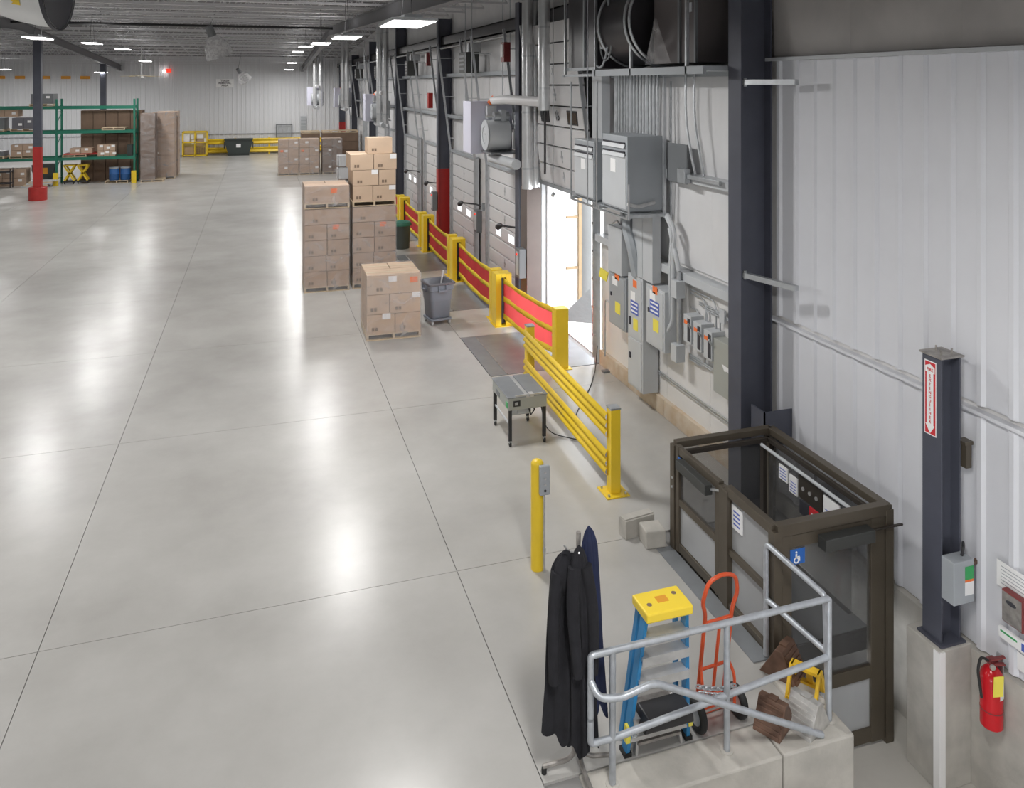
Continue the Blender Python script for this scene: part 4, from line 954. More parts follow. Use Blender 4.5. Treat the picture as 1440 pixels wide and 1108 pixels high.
def coat(loc, top, bot, wt, wb, lean_, dep, m, seed, label, hood=True, sleeves=True):
    rnd = random.Random(seed); ph = [rnd.uniform(0, 6.28) for _ in range(6)]
    t = thing('coat', label, 'coat', loc)
    L = top-bot
    def f(u, v):
        a = 2*PI*u; s = v
        wv = wt+(wb-wt)*(s**0.6); dv = dep*(0.35+0.65*s**0.7)
        if s < 0.10: k = (s/0.10)**0.5; wv *= 0.10+0.90*k; dv *= 0.10+0.90*k
        fold = 1+(0.10+0.14*s)*math.sin(5*a+ph[0]+1.5*s)+(0.05+0.08*s)*math.sin(9*a+ph[1]-2*s)+0.04*math.sin(14*a+ph[2])
        z = top-L*s*(1-0.03*(math.sin(3*a+ph[3])*s**4)-0.022*math.sin(7*a+ph[4])*s**6)
        return (wv*math.cos(a)*fold+lean_*s, dv*math.sin(a)*fold, z)
    MB().grid(f, 72, 36).build('body', m, t, smooth=True)
    if sleeves:
        for sd in (-1, 1):
            x0 = sd*wt*0.75
            pts = [(x0, -0.02, top-0.14), (x0+sd*0.035+lean_*0.3, -dep*0.55, top-0.40), (x0+sd*0.03+lean_*0.6, -dep*0.85, top-0.66), (x0+sd*0.015+lean_*0.9, -dep*0.9, top-0.88)]
            MB().tube(rounded(pts, 0.2, 6), [0.048-0.010*i/len(rounded(pts, 0.2, 6)) for i in range(len(rounded(pts, 0.2, 6)))], 12).build('sleeve', m, t, smooth=True)
    if hood:
        MB().grid(lambda u, v: (0.075*math.cos(2*PI*u)*math.sin(PI*(0.08+0.84*v))-0.02+lean_*0.1, -0.03+0.055*math.sin(2*PI*u)*math.sin(PI*(0.08+0.84*v)), top-0.32+0.30*v), 20, 12).build('hood', m, t, smooth=True)
    return t
coat((2.13, 5.37, 0), 1.60, 0.32, 0.09, 0.12, -0.05, 0.10, 'black_cloth', 3, 'black hooded coat on the stand, farthest from the railing')
coat((2.195, 5.28, 0), 1.67, 0.24, 0.055, 0.095, 0.02, 0.09, 'black_cloth', 8, 'black jacket hanging between the hooded coat and the navy coat', hood=False)
coat((2.285, 5.31, 0), 1.78, 0.42, 0.05, 0.075, 0.06, 0.05, 'navy_cloth', 5, 'navy blue coat hanging highest on the stand beside the railing', hood=False, sleeves=False)

# ------------------------------------------------------------------ stepladder leaning on the rail
la = thing('step_ladder', 'blue fibreglass step ladder with yellow top folded against the railing', 'ladder', (2.86, 5.36, 0))
tilt = lambda z: -0.135*z/1.1
def rl(sd, y0, wb_, wt_, m, name, wd, dp, zt=1.10): return MB().bar((sd*wb_, y0+0.0, 0.02), (sd*wt_, y0+tilt(zt)*1.0, zt), dp, wd, up=(1,0,0)).build(name, m, la, bevel=0.004)
for sd in (-1, 1):
    q = rl(sd, 0.0, 0.255, 0.165, 'ladder_blue', 'side_rail', 0.03, 0.075)
    MB().box(sd*0.255-0.03, sd*0.255+0.03, -0.045, 0.045, 0.0, 0.03).build('foot', 'rubber', q)
    MB().bar((sd*0.262, -0.035, 0.12), (sd*0.256, -0.045, 0.24), 0.05, 0.034, up=(1,0,0)).build('sticker', 'label_yellow', q)
    q2 = rl(sd, 0.12, 0.235, 0.155, 'ladder_blue', 'rear_rail', 0.025, 0.05, 1.06)
for k, z in enumerate((0.30, 0.60, 0.78, 0.94)):
    hw = 0.255-0.09*z/1.1
    MB().box(-hw, hw, tilt(z)-0.06, tilt(z)+0.04, z-0.014, z+0.014).box(-hw, hw, tilt(z)-0.06, tilt(z)-0.052, z-0.05, z-0.014).build('step', 'alu', la)
MB().box(-0.22, 0.22, 0.02, 0.08, 0.05, 0.08).bar((-0.22, 0.05, 0.06), (0.2, 0.05, 0.32), 0.02, 0.03).box(-0.235, 0.235, -0.05, 0.0, 0.11, 0.14).build('brace', 'alu', la)
tp = MB().box(-0.19, 0.19, -0.22, 0.03, 1.085, 1.155).build('top_cap', 'ladder_yellow', la, bevel=0.012)
for sx, sy in ((-0.12, -0.12), (0.12, -0.05)): MB().lathe([(0, 0.0), (0.02, 0.0)], 10, c=(sx, sy, 1.1565)).build('tool_hole', 'cardboard_dark', tp)
MB().box(-0.045, 0.045, -0.12, -0.05, 1.1555, 1.157).build('warning_sticker', 'orange_sign', tp)
bx_ = MB().prism([(-0.20, 0.27), (-0.16, 0.36), (0.20, 0.36), (0.21, 0.27)], -0.20, 0.0, 'y').build('platform_step', 'black_plastic', la, bevel=0.01)
# two-step stool under the ladder
ss = thing('step_stool', 'low grey aluminium step stool standing under the folded ladder', 'step stool', (2.86, 5.42, 0))
for sd in (-1, 1):
    MB().bar((sd*0.19, -0.09, 0.0), (sd*0.15, -0.06, 0.28), 0.045, 0.02, up=(1,0,0)).bar((sd*0.19, 0.12, 0.0), (sd*0.15, 0.04, 0.28), 0.045, 0.02, up=(1,0,0)).build('leg', 'alu', ss)
MB().box(-0.16, 0.16, -0.08, 0.06, 0.275, 0.29).box(-0.16, 0.16, -0.08, -0.07, 0.22, 0.28).build('tread', 'worn_steel', ss); MB().box(-0.18, 0.18, -0.12, -0.02, 0.08, 0.10).build('tread', 'worn_steel', ss)

# ------------------------------------------------------------------ hand truck
ht = thing('hand_truck', 'orange-red two-wheel hand truck leaning behind the railing', 'hand truck', (3.40, 5.50, 0), R(4))
tl = lambda z: -0.17*z/1.15
def pt(x, z, dy=0): return (x, tl(z)+dy, z)
MB().tube(rounded([pt(-0.125, 0.08), pt(-0.125, 0.90), pt(-0.165, 1.0), pt(-0.125, 1.17), pt(0.0, 1.21), pt(0.125, 1.17), pt(0.165, 1.02), pt(0.125, 0.90), pt(0.125, 0.08)], 0.09, 6), 0.016, 10).build('frame', 'orange_red', ht, smooth=True)
MB().tube([pt(0.02, 0.1), pt(0.02, 0.80)], 0.013, 8).build('center_bar', 'orange_red', ht, smooth=True)
for z in (0.82, 0.42, 0.15): MB().tube([pt(-0.125, z), pt(0.125, z)], 0.012, 8).build('cross_bar', 'orange_red', ht, smooth=True)
MB().box(-0.18, 0.18, 0.0, 0.2, 0.012, 0.024).box(-0.18, 0.18, -0.012, 0.0, 0.012, 0.14).build('toe_plate', 'orange_red', ht)
for sd in (-1, 1):
    MB().tube(rounded([pt(sd*0.125, 0.46), (sd*0.15, -0.13, 0.36), (sd*0.15, -0.13, 0.13)], 0.08), 0.012, 8).build('wheel_bracket', 'orange_red', ht, smooth=True)
    wq = MB().tube([(sd*0.19, -0.11+0.095*math.cos(2*PI*k/24), 0.125+0.095*math.sin(2*PI*k/24)) for k in range(24)], 0.03, 10, closed=True).build('tire', 'rubber', ht, smooth=True)
    MB().lathe([(0, -0.02), (0.07, -0.02), (0.07, 0.02), (0, 0.02)], 18, c=(sd*0.19, -0.11, 0.125), ax='x').build('hub', 'alu', wq, smooth=True)
MB().cyl((-0.2, -0.11, 0.125), (0.2, -0.11, 0.125), 0.009, 8).build('axle', 'worn_steel', ht)

# ------------------------------------------------------------------ wheel chocks on the stair wall
def chock(loc, rz, rx, m, label, s=1.0, style=0):
    t = thing('wheel_chock', label, 'wheel chock', loc, rz); t.rotation_euler = (rx[0], rx[1], rz)
    Lh, Wd, Hh = 0.145*s, 0.11*s, 0.215*s
    if style == 0:
        MB().prism([(-Lh, 0), (Lh, 0), (0.035*s, Hh), (-0.02*s, Hh)], -Wd, Wd, 'y').build('body', m, t, bevel=0.005)
        sl = math.atan2(Hh, Lh-0.035*s)
        for k in range(6):
            q = (k+0.7)/6.8; x = Lh+(0.035*s-Lh)*q; z = Hh*q
            MB().tbox(Matrix.Translation((x+0.003, 0, z+0.003)) @ Matrix.Rotation(sl, 4, 'Y'), 0.012, Wd*1.8, 0.012).build('ridge', m, t)
        MB().box(-0.02*s, 0.035*s, -0.3*Wd, 0.3*Wd, Hh-0.005, Hh+0.012).build('grip', m, t)
    else:
        for sd in (-1, 1):
            MB().prism([(-Lh, 0), (-Lh+0.05, 0), (-0.01*s, Hh*0.80), (0.02*s, Hh*0.80), (Lh-0.05, 0), (Lh, 0), (0.045*s, Hh), (-0.03*s, Hh)], sd*Wd-0.012, sd*Wd+0.012, 'y').build('side', m, t)
        MB().box(-0.03*s, 0.045*s, -Wd, Wd, Hh-0.025, Hh).box(Lh-0.05, Lh, -Wd, Wd, 0, 0.02).box(-Lh, -Lh+0.05, -Wd, Wd, 0, 0.02).build('cross_plate', m, t)
        MB().bar((Lh-0.02, 0, 0.02), (0.045*s, 0, Hh), 0.05, 0.015, up=(1,0,0)).build('ramp', m, t)
    return t
chock((4.22, 5.66, 0.03), R(-60), (0, R(0)), 'chock_brown', 'rusty brown wheel chock on the curb against the lift glass', 1.1)
chock((4.24, 5.40, 0.03), R(35), (0, 0), 'chock_yellow', 'yellow open-sided wheel chock between the brown and the silver chocks', 1.0, 1)
chock((4.07, 5.17, 0.0), R(-158), (0, 0), 'chock_grey', 'silver ribbed wheel chock beside the corner post of the railing', 1.05)
chock((3.82, 5.24, 0.0), R(-150), (0, 0), 'chock_brown', 'rusty wheel chock tipped beside the hand truck', 1.0)

# ------------------------------------------------------------------ post on pedestal, sign, switch
pd = thing('pedestal', 'square concrete pedestal with white corner guard under the dark post', 'pedestal', (5.47, 5.25, -1.0))
MB().box(0, 0.35, 0, 0.36, 0, 1.2).build('block', 'cast_concrete', pd, bevel=0.01)
MB().prism([(-0.01, -0.01), (0.055, -0.01), (0.055, 0.0), (0.0, 0.0), (0.0, 0.055), (-0.01, 0.055)], 0, 1.19, 'z').build('corner_guard', 'paper', pd)
ps = thing('steel_post', 'dark wide-flange steel post standing on the concrete pedestal', 'post', (5.54, 5.30, 0.2))
MB().box(0, 0.014, 0, 0.20, 0.02, 2.45).box(0.014, 0.20, 0.093, 0.107, 0.02, 2.45).box(0.20, 0.214, 0, 0.20, 0.02, 2.45).build('shaft', 'steel_paint', ps)
cp = MB().box(-0.02, 0.235, -0.02, 0.22, 2.45, 2.465).build('cap_plate', 'worn_steel', ps)
for a, b_ in ((0.05, 0.05), (0.17, 0.05), (0.11, 0.16)): MB().cyl((a, b_, 2.465), (a, b_, 2.51), 0.009, 6).build('bolt', 'worn_steel', cp)
MB().box(-0.03, 0.24, -0.03, 0.23, 0, 0.02).build('base_plate', 'steel_paint', ps)
sg = thing('extinguisher_sign', 'red and white vertical fire extinguisher sign with down arrow on the post', 'sign', (5.538, 5.41, 2.38))
MB().box(-0.003, 0, -0.062, 0.062, -0.42, 0.22).build('board', 'paper', sg)
MB().box(-0.0045, -0.003, -0.054, 0.054, -0.41, 0.21).build('red_field', 'sign_red', sg)
MB().add([(-0.006, y_, z_) for y_, z_ in ((-0.036, 0.12), (-0.036, -0.33), (-0.05, -0.33), (0, -0.405), (0.05, -0.33), (0.036, -0.33), (0.036, 0.12), (0.05, 0.12), (0.05, 0.17), (0, 0.195), (-0.05, 0.17), (-0.05, 0.12))], [tuple(range(12))]).build('arrow', 'paper', sg)
lettering('FIRE', 0.038, 'sign_red', sg, (-0.0075, 0, 0.145), FACE_X)
for k, c_ in enumerate('EXTINGUISHER'): lettering(c_, 0.036, 'sign_red', sg, (-0.0075, 0, 0.09-0.036*k), FACE_X)
dsx = thing('safety_switch', 'grey safety switch with green label on the dark post', 'electrical switch', (5.56, 5.30, 0.62))
MB().box(-0.02, 0.20, -0.13, 0, 0, 0.36).build('enclosure', 'grey_enamel', dsx, bevel=0.006)
MB().box(0.10, 0.19, -0.134, -0.13, 0.20, 0.31).build('green_label', 'green_label', dsx); MB().box(0.10, 0.19, -0.134, -0.13, 0.07, 0.18).build('white_label', 'paper', dsx); MB().box(0.10, 0.19, -0.134, -0.13, 0.18, 0.20).build('orange_strip', 'orange_label', dsx)
MB().bar((0.20, -0.06, 0.26), (0.31, -0.06, 0.29), 0.03, 0.03).build('handle', 'chock_brown', dsx)
MB().tube(rounded([(0.14, -0.06, 0.36), (0.16, -0.06, 0.43), (0.22, 0.0, 0.44), (0.24, 0.02, 0.36)], 0.05), 0.012, 8).build('cable', 'black_plastic', dsx, smooth=True)
cl = thing('beam_clamp', 'small bronze clamp on the wall side of the dark post', 'clamp', (5.77, 5.28, 1.9)); MB().box(0, 0.06, -0.02, 0.05, -0.2, 0.0).box(-0.02, 0.07, -0.03, 0.06, 0.0, 0.03).build('body', 'bronze', cl)

# fire extinguisher
fe = thing('fire_extinguisher', 'red fire extinguisher with yellow tag hung on the concrete base wall', 'fire extinguisher', (5.72, 4.97, -0.26))
MB().lathe([(0, 0), (0.075, 0), (0.085, 0.012), (0.085, 0.40), (0.078, 0.44), (0.05, 0.475), (0.03, 0.49), (0.03, 0.52), (0, 0.52)], 28).build('cylinder', 'ext_red', fe, smooth=True)
MB().lathe([(0.087, 0.14), (0.087, 0.15)], 28).build('band', 'maroon', fe, smooth=True)
MB().box(-0.03, 0.04, -0.03, 0.03, 0.51, 0.545).bar((-0.04, -0.02, 0.56), (0.07, -0.06, 0.585), 0.03, 0.012).bar((-0.04, -0.02, 0.53), (0.07, -0.06, 0.525), 0.03, 0.012).build('valve', 'maroon', fe)
MB().cyl((-0.04, -0.04, 0.515), (-0.045, -0.055, 0.515), 0.022, 12).build('gauge', 'alu', fe)
MB().tube(rounded([(-0.02, 0.0, 0.53), (-0.08, 0.03, 0.56), (-0.115, 0.03, 0.46), (-0.105, 0.0, 0.25)], 0.06), 0.011, 8).build('hose', 'rubber', fe, smooth=True)
MB().box(-0.075, 0.01, -0.10, -0.096, 0.33, 0.50).build('inspection_tag', 'label_yellow', fe, rot=(0.06, 0, R(-12)))
MB().grid(lambda u, v: (0.087*math.cos(R(-95)+R(75)*u), 0.087*math.sin(R(-95)+R(75)*u), 0.26+0.13*v), 8, 1).build('instruction_label', 'paper', fe, smooth=True)
MB().box(0.085, 0.10, -0.03, 0.03, 0.30, 0.56).build('wall_hook', 'galv', fe)
# wall notices and alarm box
nb = thing('wall_notice', 'white typed notice sheet on the liner wall above the maroon box', 'notice', (5.845, 4.88, 0.84)); MB().box(0, 0.004, -0.14, 0.15, 0, 0.21).build('sheet', 'paper', nb)
for k in range(6): MB().box(-0.001, 0, -0.11, 0.11, 0.03+0.028*k, 0.036+0.028*k).build('print_line', 'grey_enamel', nb)
kb = thing('alarm_box', 'maroon sided box with grey front and black oval badge on the liner wall', 'box', (5.84, 4.83, 0.62))
MB().box(-0.06, 0, -0.09, 0.10, 0, 0.26).build('case', 'maroon', kb, bevel=0.008); fr_ = MB().box(-0.065, -0.06, -0.08, 0.09, 0.012, 0.248).build('front', 'worn_steel', kb)
MB().lathe([(0, -0.067), (0.018, -0.067), (0.018, -0.065)], 16, c=(0, 0, 0), ax='x').build('badge', 'ink', fr_, loc=(0, 0.01, 0.18)).scale = (1, 2.6, 1)
fp_ = thing('thermostat_panel', 'small white controller with keypad and green strip under the maroon box', 'controller', (5.845, 4.84, 0.44))
MB().box(-0.03, 0, -0.16, 0.15, 0, 0.09).build('case', 'paper', fp_, bevel=0.005); MB().box(-0.032, -0.03, -0.13, -0.06, 0.02, 0.08).build('keypad', 'label_blue', fp_); MB().box(-0.032, -0.03, -0.02, 0.13, 0.055, 0.07).build('green_strip', 'green_label', fp_)
o = MB().box(-0.004, 0, -0.05, 0.04, 0, 0.14).build('paper_slip', 'paper', loc=(5.845, 4.80, 0.27)); tag(o, 'small white paper slip below the keypad controller', 'notice')

# ------------------------------------------------------------------ pallets and cartons
PW, PD = 1.06, 1.06
brd = MB().box(0, PW, 0, 0.095, 0, 0.018).mesh('deck_board', 'pallet_wood')
strg = MB().box(0, 0.04, 0, PD, 0.018, 0.105).mesh('stringer', 'pallet_wood')
def pallet(x, y, z, rz, label, grp='wooden pallets under the carton stacks', detail=True):
    p = thing('wooden_pallet', label, 'pallet', (x, y, z), rz, grp)
    for k in range(7 if detail else 4): inst(brd, 'deck_board', p, (0, (PD-0.095)*k/(6 if detail else 3), 0.105))
    for k in range(3): inst(strg, 'stringer', p, ((PW-0.04)*k/2, 0, 0))
    for k in range(3): inst(brd, 'bottom_board', p, (0, (PD-0.095)*k/2, 0))
    return p
_bm = {}
def carton_mesh(sx, sy, sz, m):
    key = (round(sx, 3), round(sy, 3), round(sz, 3), m)
    if key not in _bm: _bm[key] = MB().box(0.007, sx-0.007, 0.007, sy-0.007, 0, sz-0.011).mesh('carton', m)
    return _bm[key]
_small = {}
def part_mesh(key, fn, m):
    if key not in _small: _small[key] = fn().mesh(key[0], m)
    return _small[key]
def carton(origin, rz, lx, ly, lz, sx, sy, sz, label, grp, m='cardboard', white=None, orange=None, tape=False, mark=True):
    c, s = math.cos(rz), math.sin(rz)
    t = inst(carton_mesh(sx, sy, sz, m), 'cardboard_carton', None, (origin[0]+c*lx-s*ly, origin[1]+s*lx+c*ly, origin[2]+lz), (0, 0, rz))
    tag(t, label, 'carton', grp)
    if tape: inst(part_mesh(('tape', sx, sy), lambda: MB().box(0.004, sx-0.004, sy/2-0.03, sy/2+0.03, -0.001, 0.001), 'tape'), 'tape', t, (0, 0, sz-0.0105))
    if mark: inst(part_mesh(('printed_mark', 1), lambda: MB().box(0, 0.05, -0.002, 0.002, 0, 0.07).box(0.065, 0.115, -0.002, 0.002, 0, 0.07), 'print'), 'printed_mark', t, (sx*0.18, 0.006, sz*0.15))
    if white: inst(part_mesh(('shipping_label', 1), lambda: MB().box(0, 0.16, -0.003, 0.001, 0, 0.11), 'paper'), 'shipping_label', t, (sx*white[0], 0.006, sz*white[1]))
    if orange: inst(part_mesh(('orange_label', 1), lambda: MB().box(0, 0.15, -0.003, 0.001, 0, 0.11), 'orange_label'), 'orange_label', t, (sx*orange[0], 0.006, sz*orange[1]))
    return t
def wrap(origin, rz, sx, sy, z0, z1, label, seed=0):
    rnd = random.Random(seed); t = 0.012
    n = 14; per = [(-t, -t), (sx+t, -t), (sx+t, sy+t), (-t, sy+t)]
    mb = MB(); rings = []
    for j in range(13):
        z = z0+(z1-z0)*j/12; ring = []
        for e in range(4):
            a, b_ = per[e], per[(e+1) % 4]
            for k in range(n):
                u = k/n; x = a[0]+(b_[0]-a[0])*u; y = a[1]+(b_[1]-a[1])*u
                d = 0.006*rnd.random()*(1 if 0 < k else 0); nx, ny = ((0, -1), (1, 0), (0, 1), (-1, 0))[e]
                ring.append((x+nx*d, y+ny*d, z))
        rings.append(ring)
    N = 4*n
    vs = [v for r_ in rings for v in r_]
    mb.add(vs, [(j*N+k, j*N+(k+1) % N, (j+1)*N+(k+1) % N, (j+1)*N+k) for j in range(12) for k in range(N)])
    o = mb.build('stretch_wrap', 'stretch_film', smooth=True, loc=origin, rot=(0, 0, rz))
    return tag(o, label, 'stretch wrap', 'stretch wrap on carton stacks')
def layer(origin, rz, z, sz, cuts, sx, sy, label, grp, m='cardboard', whites={}, oranges={}, tape=False, mark=True, back=True):
    """front row cut at the given widths, one row behind"""
    x = 0
    for i, c_ in enumerate(cuts):
        carton(origin, rz, x*sx, 0, z, c_*sx, sy*0.5, sz, label, grp, m, whites.get(i), oranges.get(i), tape, mark)
        x += c_
    if back:
        for i in range(2): carton(origin, rz, i*sx/2, sy*0.5, z, sx/2, sy*0.5, sz, label, grp, m, None, None, tape, False)

# wrapped stack nearest the open floor
oA = (1.98, 15.45, 0); rA = R(-1)
pallet(*oA, rA, 'wooden pallet under the low wrapped stack beside the grey waste cart')
for k, (cuts, wh, og) in enumerate((((0.52, 0.48), {0: (0.55, 0.72)}, {}), ((0.42, 0.58), {1: (0.72, 0.72)}, {}), ((1.0,), {0: (0.40, 0.60)}, {0: (0.80, 0.50)}))):
    layer(oA, rA, 0.123+0.385*k, 0.385, cuts, PW, PD, 'brown carton in the %s layer of the low wrapped stack by the waste cart' % ('bottom', 'middle', 'top')[k], 'cartons of the low wrapped stack', 'cardboard_light', wh, og, tape=k == 2)
wrap(oA, rA, PW, PD, 0.03, 1.285, 'clear stretch wrap round the low carton stack by the waste cart', 1)

# tall twin stacks
for q, (x0, nm) in enumerate(((1.02, 'nearest the open floor'), (2.16, 'nearest the dock barriers'))):
    oB = (x0, 19.45+0.05*q, 0)
    pallet(*oB, 0, 'wooden pallet on the floor under the tall twin stack %s' % nm)
    for k in range(5):
        layer(oB, 0, 0.123+0.375*k, 0.375, (1.0,) if k == 4 else ((0.5, 0.5) if k != 1 else (0.48, 0.52)), PW, PD, 'brown carton in the wrapped lower load of the tall twin stack %s' % nm, 'cartons of the tall twin stacks', 'cardboard', {}, {1: (0.25, 0.65)} if k == 3 else {})
    wrap(oB, 0, PW, PD, 0.03, 2.0, 'clear stretch wrap round the lower load of the tall stack %s' % nm, 3+q)
    pallet(oB[0], oB[1], 2.003, 0, 'wooden pallet halfway up the tall twin stack %s' % nm)
oB = (1.02, 19.45, 2.003)
layer(oB, 0, 0.123, 0.43, (1.0,), PW, PD, 'brown carton in the single wrapped layer on top of the tall stack', 'cartons of the tall twin stacks', 'cardboard', {}, {0: (0.58, 0.55)})
wrap(oB, 0, PW, PD, 0.04, 0.56, 'clear stretch wrap round the single top layer of the tall stack', 6)
oB = (2.16, 19.50, 2.003); NM = 'loose tan carton stacked on the upper pallet of the tall twin stack'
layer(oB, 0, 0.123, 0.385, (0.46, 0.54), PW, PD, NM+', lowest row', 'loose cartons on the upper pallet', 'cardboard_light', {1: (0.70, 0.68)})
layer(oB, 0, 0.508, 0.385, (0.60, 0.40), PW, PD, NM+', second row', 'loose cartons on the upper pallet', 'cardboard_light', {0: (0.72, 0.70)})
layer((2.10, 19.50, 2.003), 0, 0.893, 0.385, (0.50, 0.50), PW+0.08, PD, NM+', third row', 'loose cartons on the upper pallet', 'cardboard_light', {1: (0.70, 0.68)}, tape=True)
carton((2.52, 19.55, 2.003), 0, 0, 0, 1.278, 0.62, 0.55, 0.40, 'single tan carton crowning the tall twin stack', None, 'cardboard_light', None, None, True)

# far stacks by the back of the dock
for q, x0 in enumerate((0.98, 2.08, 3.32)):
    oC = (x0, 44.8, 0)
    pallet(*oC, 0, 'wooden pallet under the distant wrapped stacks before the far wall', 'far pallets', False)
    for k in range(4):
        layer(oC, 0, 0.123+0.46*k, 0.46, (0.5, 0.5), PW, PD, 'brown carton in the distant wrapped stacks before the far wall', 'cartons of the distant stacks', 'cardboard' if q < 2 else 'cardboard_dark', {(k+q) % 2: (0.6, 0.5)}, {0: (0.2, 0.5)} if k == 2 and q < 2 else {}, mark=False, back=False)
        carton(oC, 0, 0, PD*0.5, 0.123+0.46*k, PW, PD*0.5, 0.46, 'brown carton in the distant wrapped stacks before the far wall', 'cartons of the distant stacks', 'cardboard', mark=False)
    wrap(oC, 0, PW, PD, 0.03, 1.98, 'clear stretch wrap round the distant carton stack %s' % ('nearest the yellow far-wall rail', 'between its two neighbours', 'next to the two-tier white cart')[q], 10+q)
for q, x0 in enumerate((2.3, 3.5, 4.5)):
    oC = (x0, 47.2, 0)
    pallet(*oC, 0, 'wooden pallet under the second row of distant stacks', 'far pallets', False)
    for k in range(4): carton(oC, 0, 0, 0, 0.123+0.5*k, PW, PD, 0.5, 'large brown carton in the second row of distant stacks', 'large cartons behind the distant stacks', 'cardboard_dark', mark=False)
    pallet(x0, 47.2, 2.125, 0, 'empty wooden pallet lying on top of the distant stacks', 'far pallets', False)
wc = thing('white_cabinet', 'small two-tier white cart standing behind the tall twin stacks', 'cart', (3.85, 41.6, 0))
for z in (0.1, 0.75): MB().box(0, 0.62, 0, 0.04, z, z+0.5).box(0, 0.04, 0, 0.6, z, z+0.5).box(0.58, 0.62, 0, 0.6, z, z+0.5).box(0, 0.62, 0, 0.6, z+0.5, z+0.54).build('tier', 'door_white', wc)
MB().box(0.05, 0.57, 0.05, 0.55, 0.05, 0.55).build('contents', 'cardboard', wc)
for x in (0.05, 0.57): MB().box(x-0.02, x+0.02, 0.28, 0.32, 0, 0.1).build('leg', 'door_white', wc)

# ------------------------------------------------------------------ waste containers
tc = thing('waste_cart', 'grey square waste bin with liner on a wheeled dolly', 'waste bin', (3.56, 16.28, 0), R(10))
def sq(w0, w1, z): return [(-w0, -w1, z), (w0, -w1, z), (w0, w1, z), (-w0, w1, z)]
def loft(rings, closed_bottom=True):
    mb = MB(); n = len(rings[0]); vs = [v for r_ in rings for v in r_]
    fs = [(j*n+k, j*n+(k+1) % n, (j+1)*n+(k+1) % n, (j+1)*n+k) for j in range(len(rings)-1) for k in range(n)]
    if closed_bottom: fs.append(tuple(range(n)))
    return mb.add(vs, fs)
def rsq(w0, z, c=0.06, n=4):
    out = []
    for cx, cy, a0 in ((w0-c, w0-c, 0), (-w0+c, w0-c, 90), (-w0+c, -w0+c, 180), (w0-c, -w0+c, 270)):
        for k in range(n+1): a = R(a0+90*k/n); out.append((cx+c*math.cos(a), cy+c*math.sin(a), z))
    return out
bn = loft([rsq(0.19, 0.13), rsq(0.21, 0.16), rsq(0.245, 0.70), rsq(0.275, 0.72), rsq(0.28, 0.82), rsq(0.295, 0.83), rsq(0.295, 0.86), rsq(0.265, 0.86), rsq(0.24, 0.5)]).build('bin', 'bin_grey', tc, smooth=True)
for a in range(4):
    MB().box(-0.09, 0.09, -0.32, -0.275, 0.70, 0.735).box(-0.09, -0.07, -0.31, -0.27, 0.70, 0.83).box(0.07, 0.09, -0.31, -0.27, 0.70, 0.83).build('handle', 'bin_grey', tc, rot=(0, 0, R(90*a)))
loft([rsq(0.30, 0.80+0.03), rsq(0.30, 0.868), rsq(0.25, 0.87), rsq(0.22, 0.72), rsq(0.12, 0.62), rsq(0.02, 0.6)], False).build('liner_bag', 'bag_grey', tc, smooth=True)
dl = loft([rsq(0.22, 0.085), rsq(0.24, 0.09), rsq(0.24, 0.13), rsq(0.2, 0.13)]).build('dolly', 'bin_grey', tc, smooth=True)
for x in (-0.19, 0.19):
    for y in (-0.19, 0.19): MB().cyl((x-0.015, y, 0.043), (x+0.015, y, 0.043), 0.043, 14).box(x-0.02, x+0.02, y-0.02, y+0.02, 0.05, 0.09).build('caster', 'light_enamel', dl, smooth=True)
o = MB().cyl((0.06, 0.05, 0.62), (0.12, -0.02, 1.08), 0.017, 8).build('broom_handle', 'door_white', loc=(3.56, 16.28, 0)); tag(o, 'pale stick standing in the grey waste bin', 'stick')
gb = thing('waste_bin', 'dark grey round bin with green lid behind the tall twin stacks', 'waste bin', (4.12, 23.95, 0))
MB().lathe([(0, 0), (0.24, 0), (0.27, 0.70), (0.29, 0.72), (0, 0.72)], 22).build('body', 'bin_dark', gb, smooth=True)
MB().lathe([(0.31, 0.70), (0.31, 0.74), (0.27, 0.80), (0.08, 0.84), (0, 0.84)], 22).build('lid', 'bin_green', gb, smooth=True)

# ------------------------------------------------------------------ far wall furniture
gr = thing('guard_rail', 'yellow double guard rail running along the far wall', 'guard rail', (-4.0, 59.3, 0))
for z in (0.12, 0.72): MB().prism([(0, z), (-0.09, z+0.07), (-0.02, z+0.2), (-0.09, z+0.33), (0, z+0.4)], 0, 9.4, 'x').build('rail_beam', 'yellow', gr)
for k in range(5): MB().box(2.3*k, 2.3*k+0.12, 0.0, 0.12, 0, 1.16).build('post', 'yellow', gr)
dm = thing('dumpster', 'dark steel tipping dumpster with white label before the far wall', 'dumpster', (-2.2, 58.2, 0))
MB().prism([(0.12, 0.12), (1.5, 0.12), (1.72, 0.9), (1.72, 1.1), (-0.1, 1.1), (-0.1, 0.9)], 0, 0.9, 'y').build('hopper', 'dumpster', dm)
MB().box(-0.14, 1.76, -0.05, 0.95, 1.08, 1.16).build('rim', 'dumpster', dm); MB().box(0.1, 1.5, 0.05, 0.2, 0, 0.12).box(0.1, 1.5, 0.7, 0.85, 0, 0.12).build('skid', 'dumpster', dm)
MB().box(0.65, 0.95, -0.01, 0, 0.58, 0.82).build('label', 'paper', dm)
for s in (-0.16, 1.72): MB().box(s, s+0.07, 0.2, 0.5, 0.5, 0.95).build('lift_pocket', 'dumpster', dm)
cg = thing('wire_cage', 'yellow steel cage cart filled with papers and cartons at the far wall', 'cage', (-5.05, 58.2, 0))
for x in (0, 0.78, 1.56):
    for y in (0, 0.9): MB().box(x, x+0.06, y, y+0.06, 0, 1.72).build('post', 'yellow', cg)
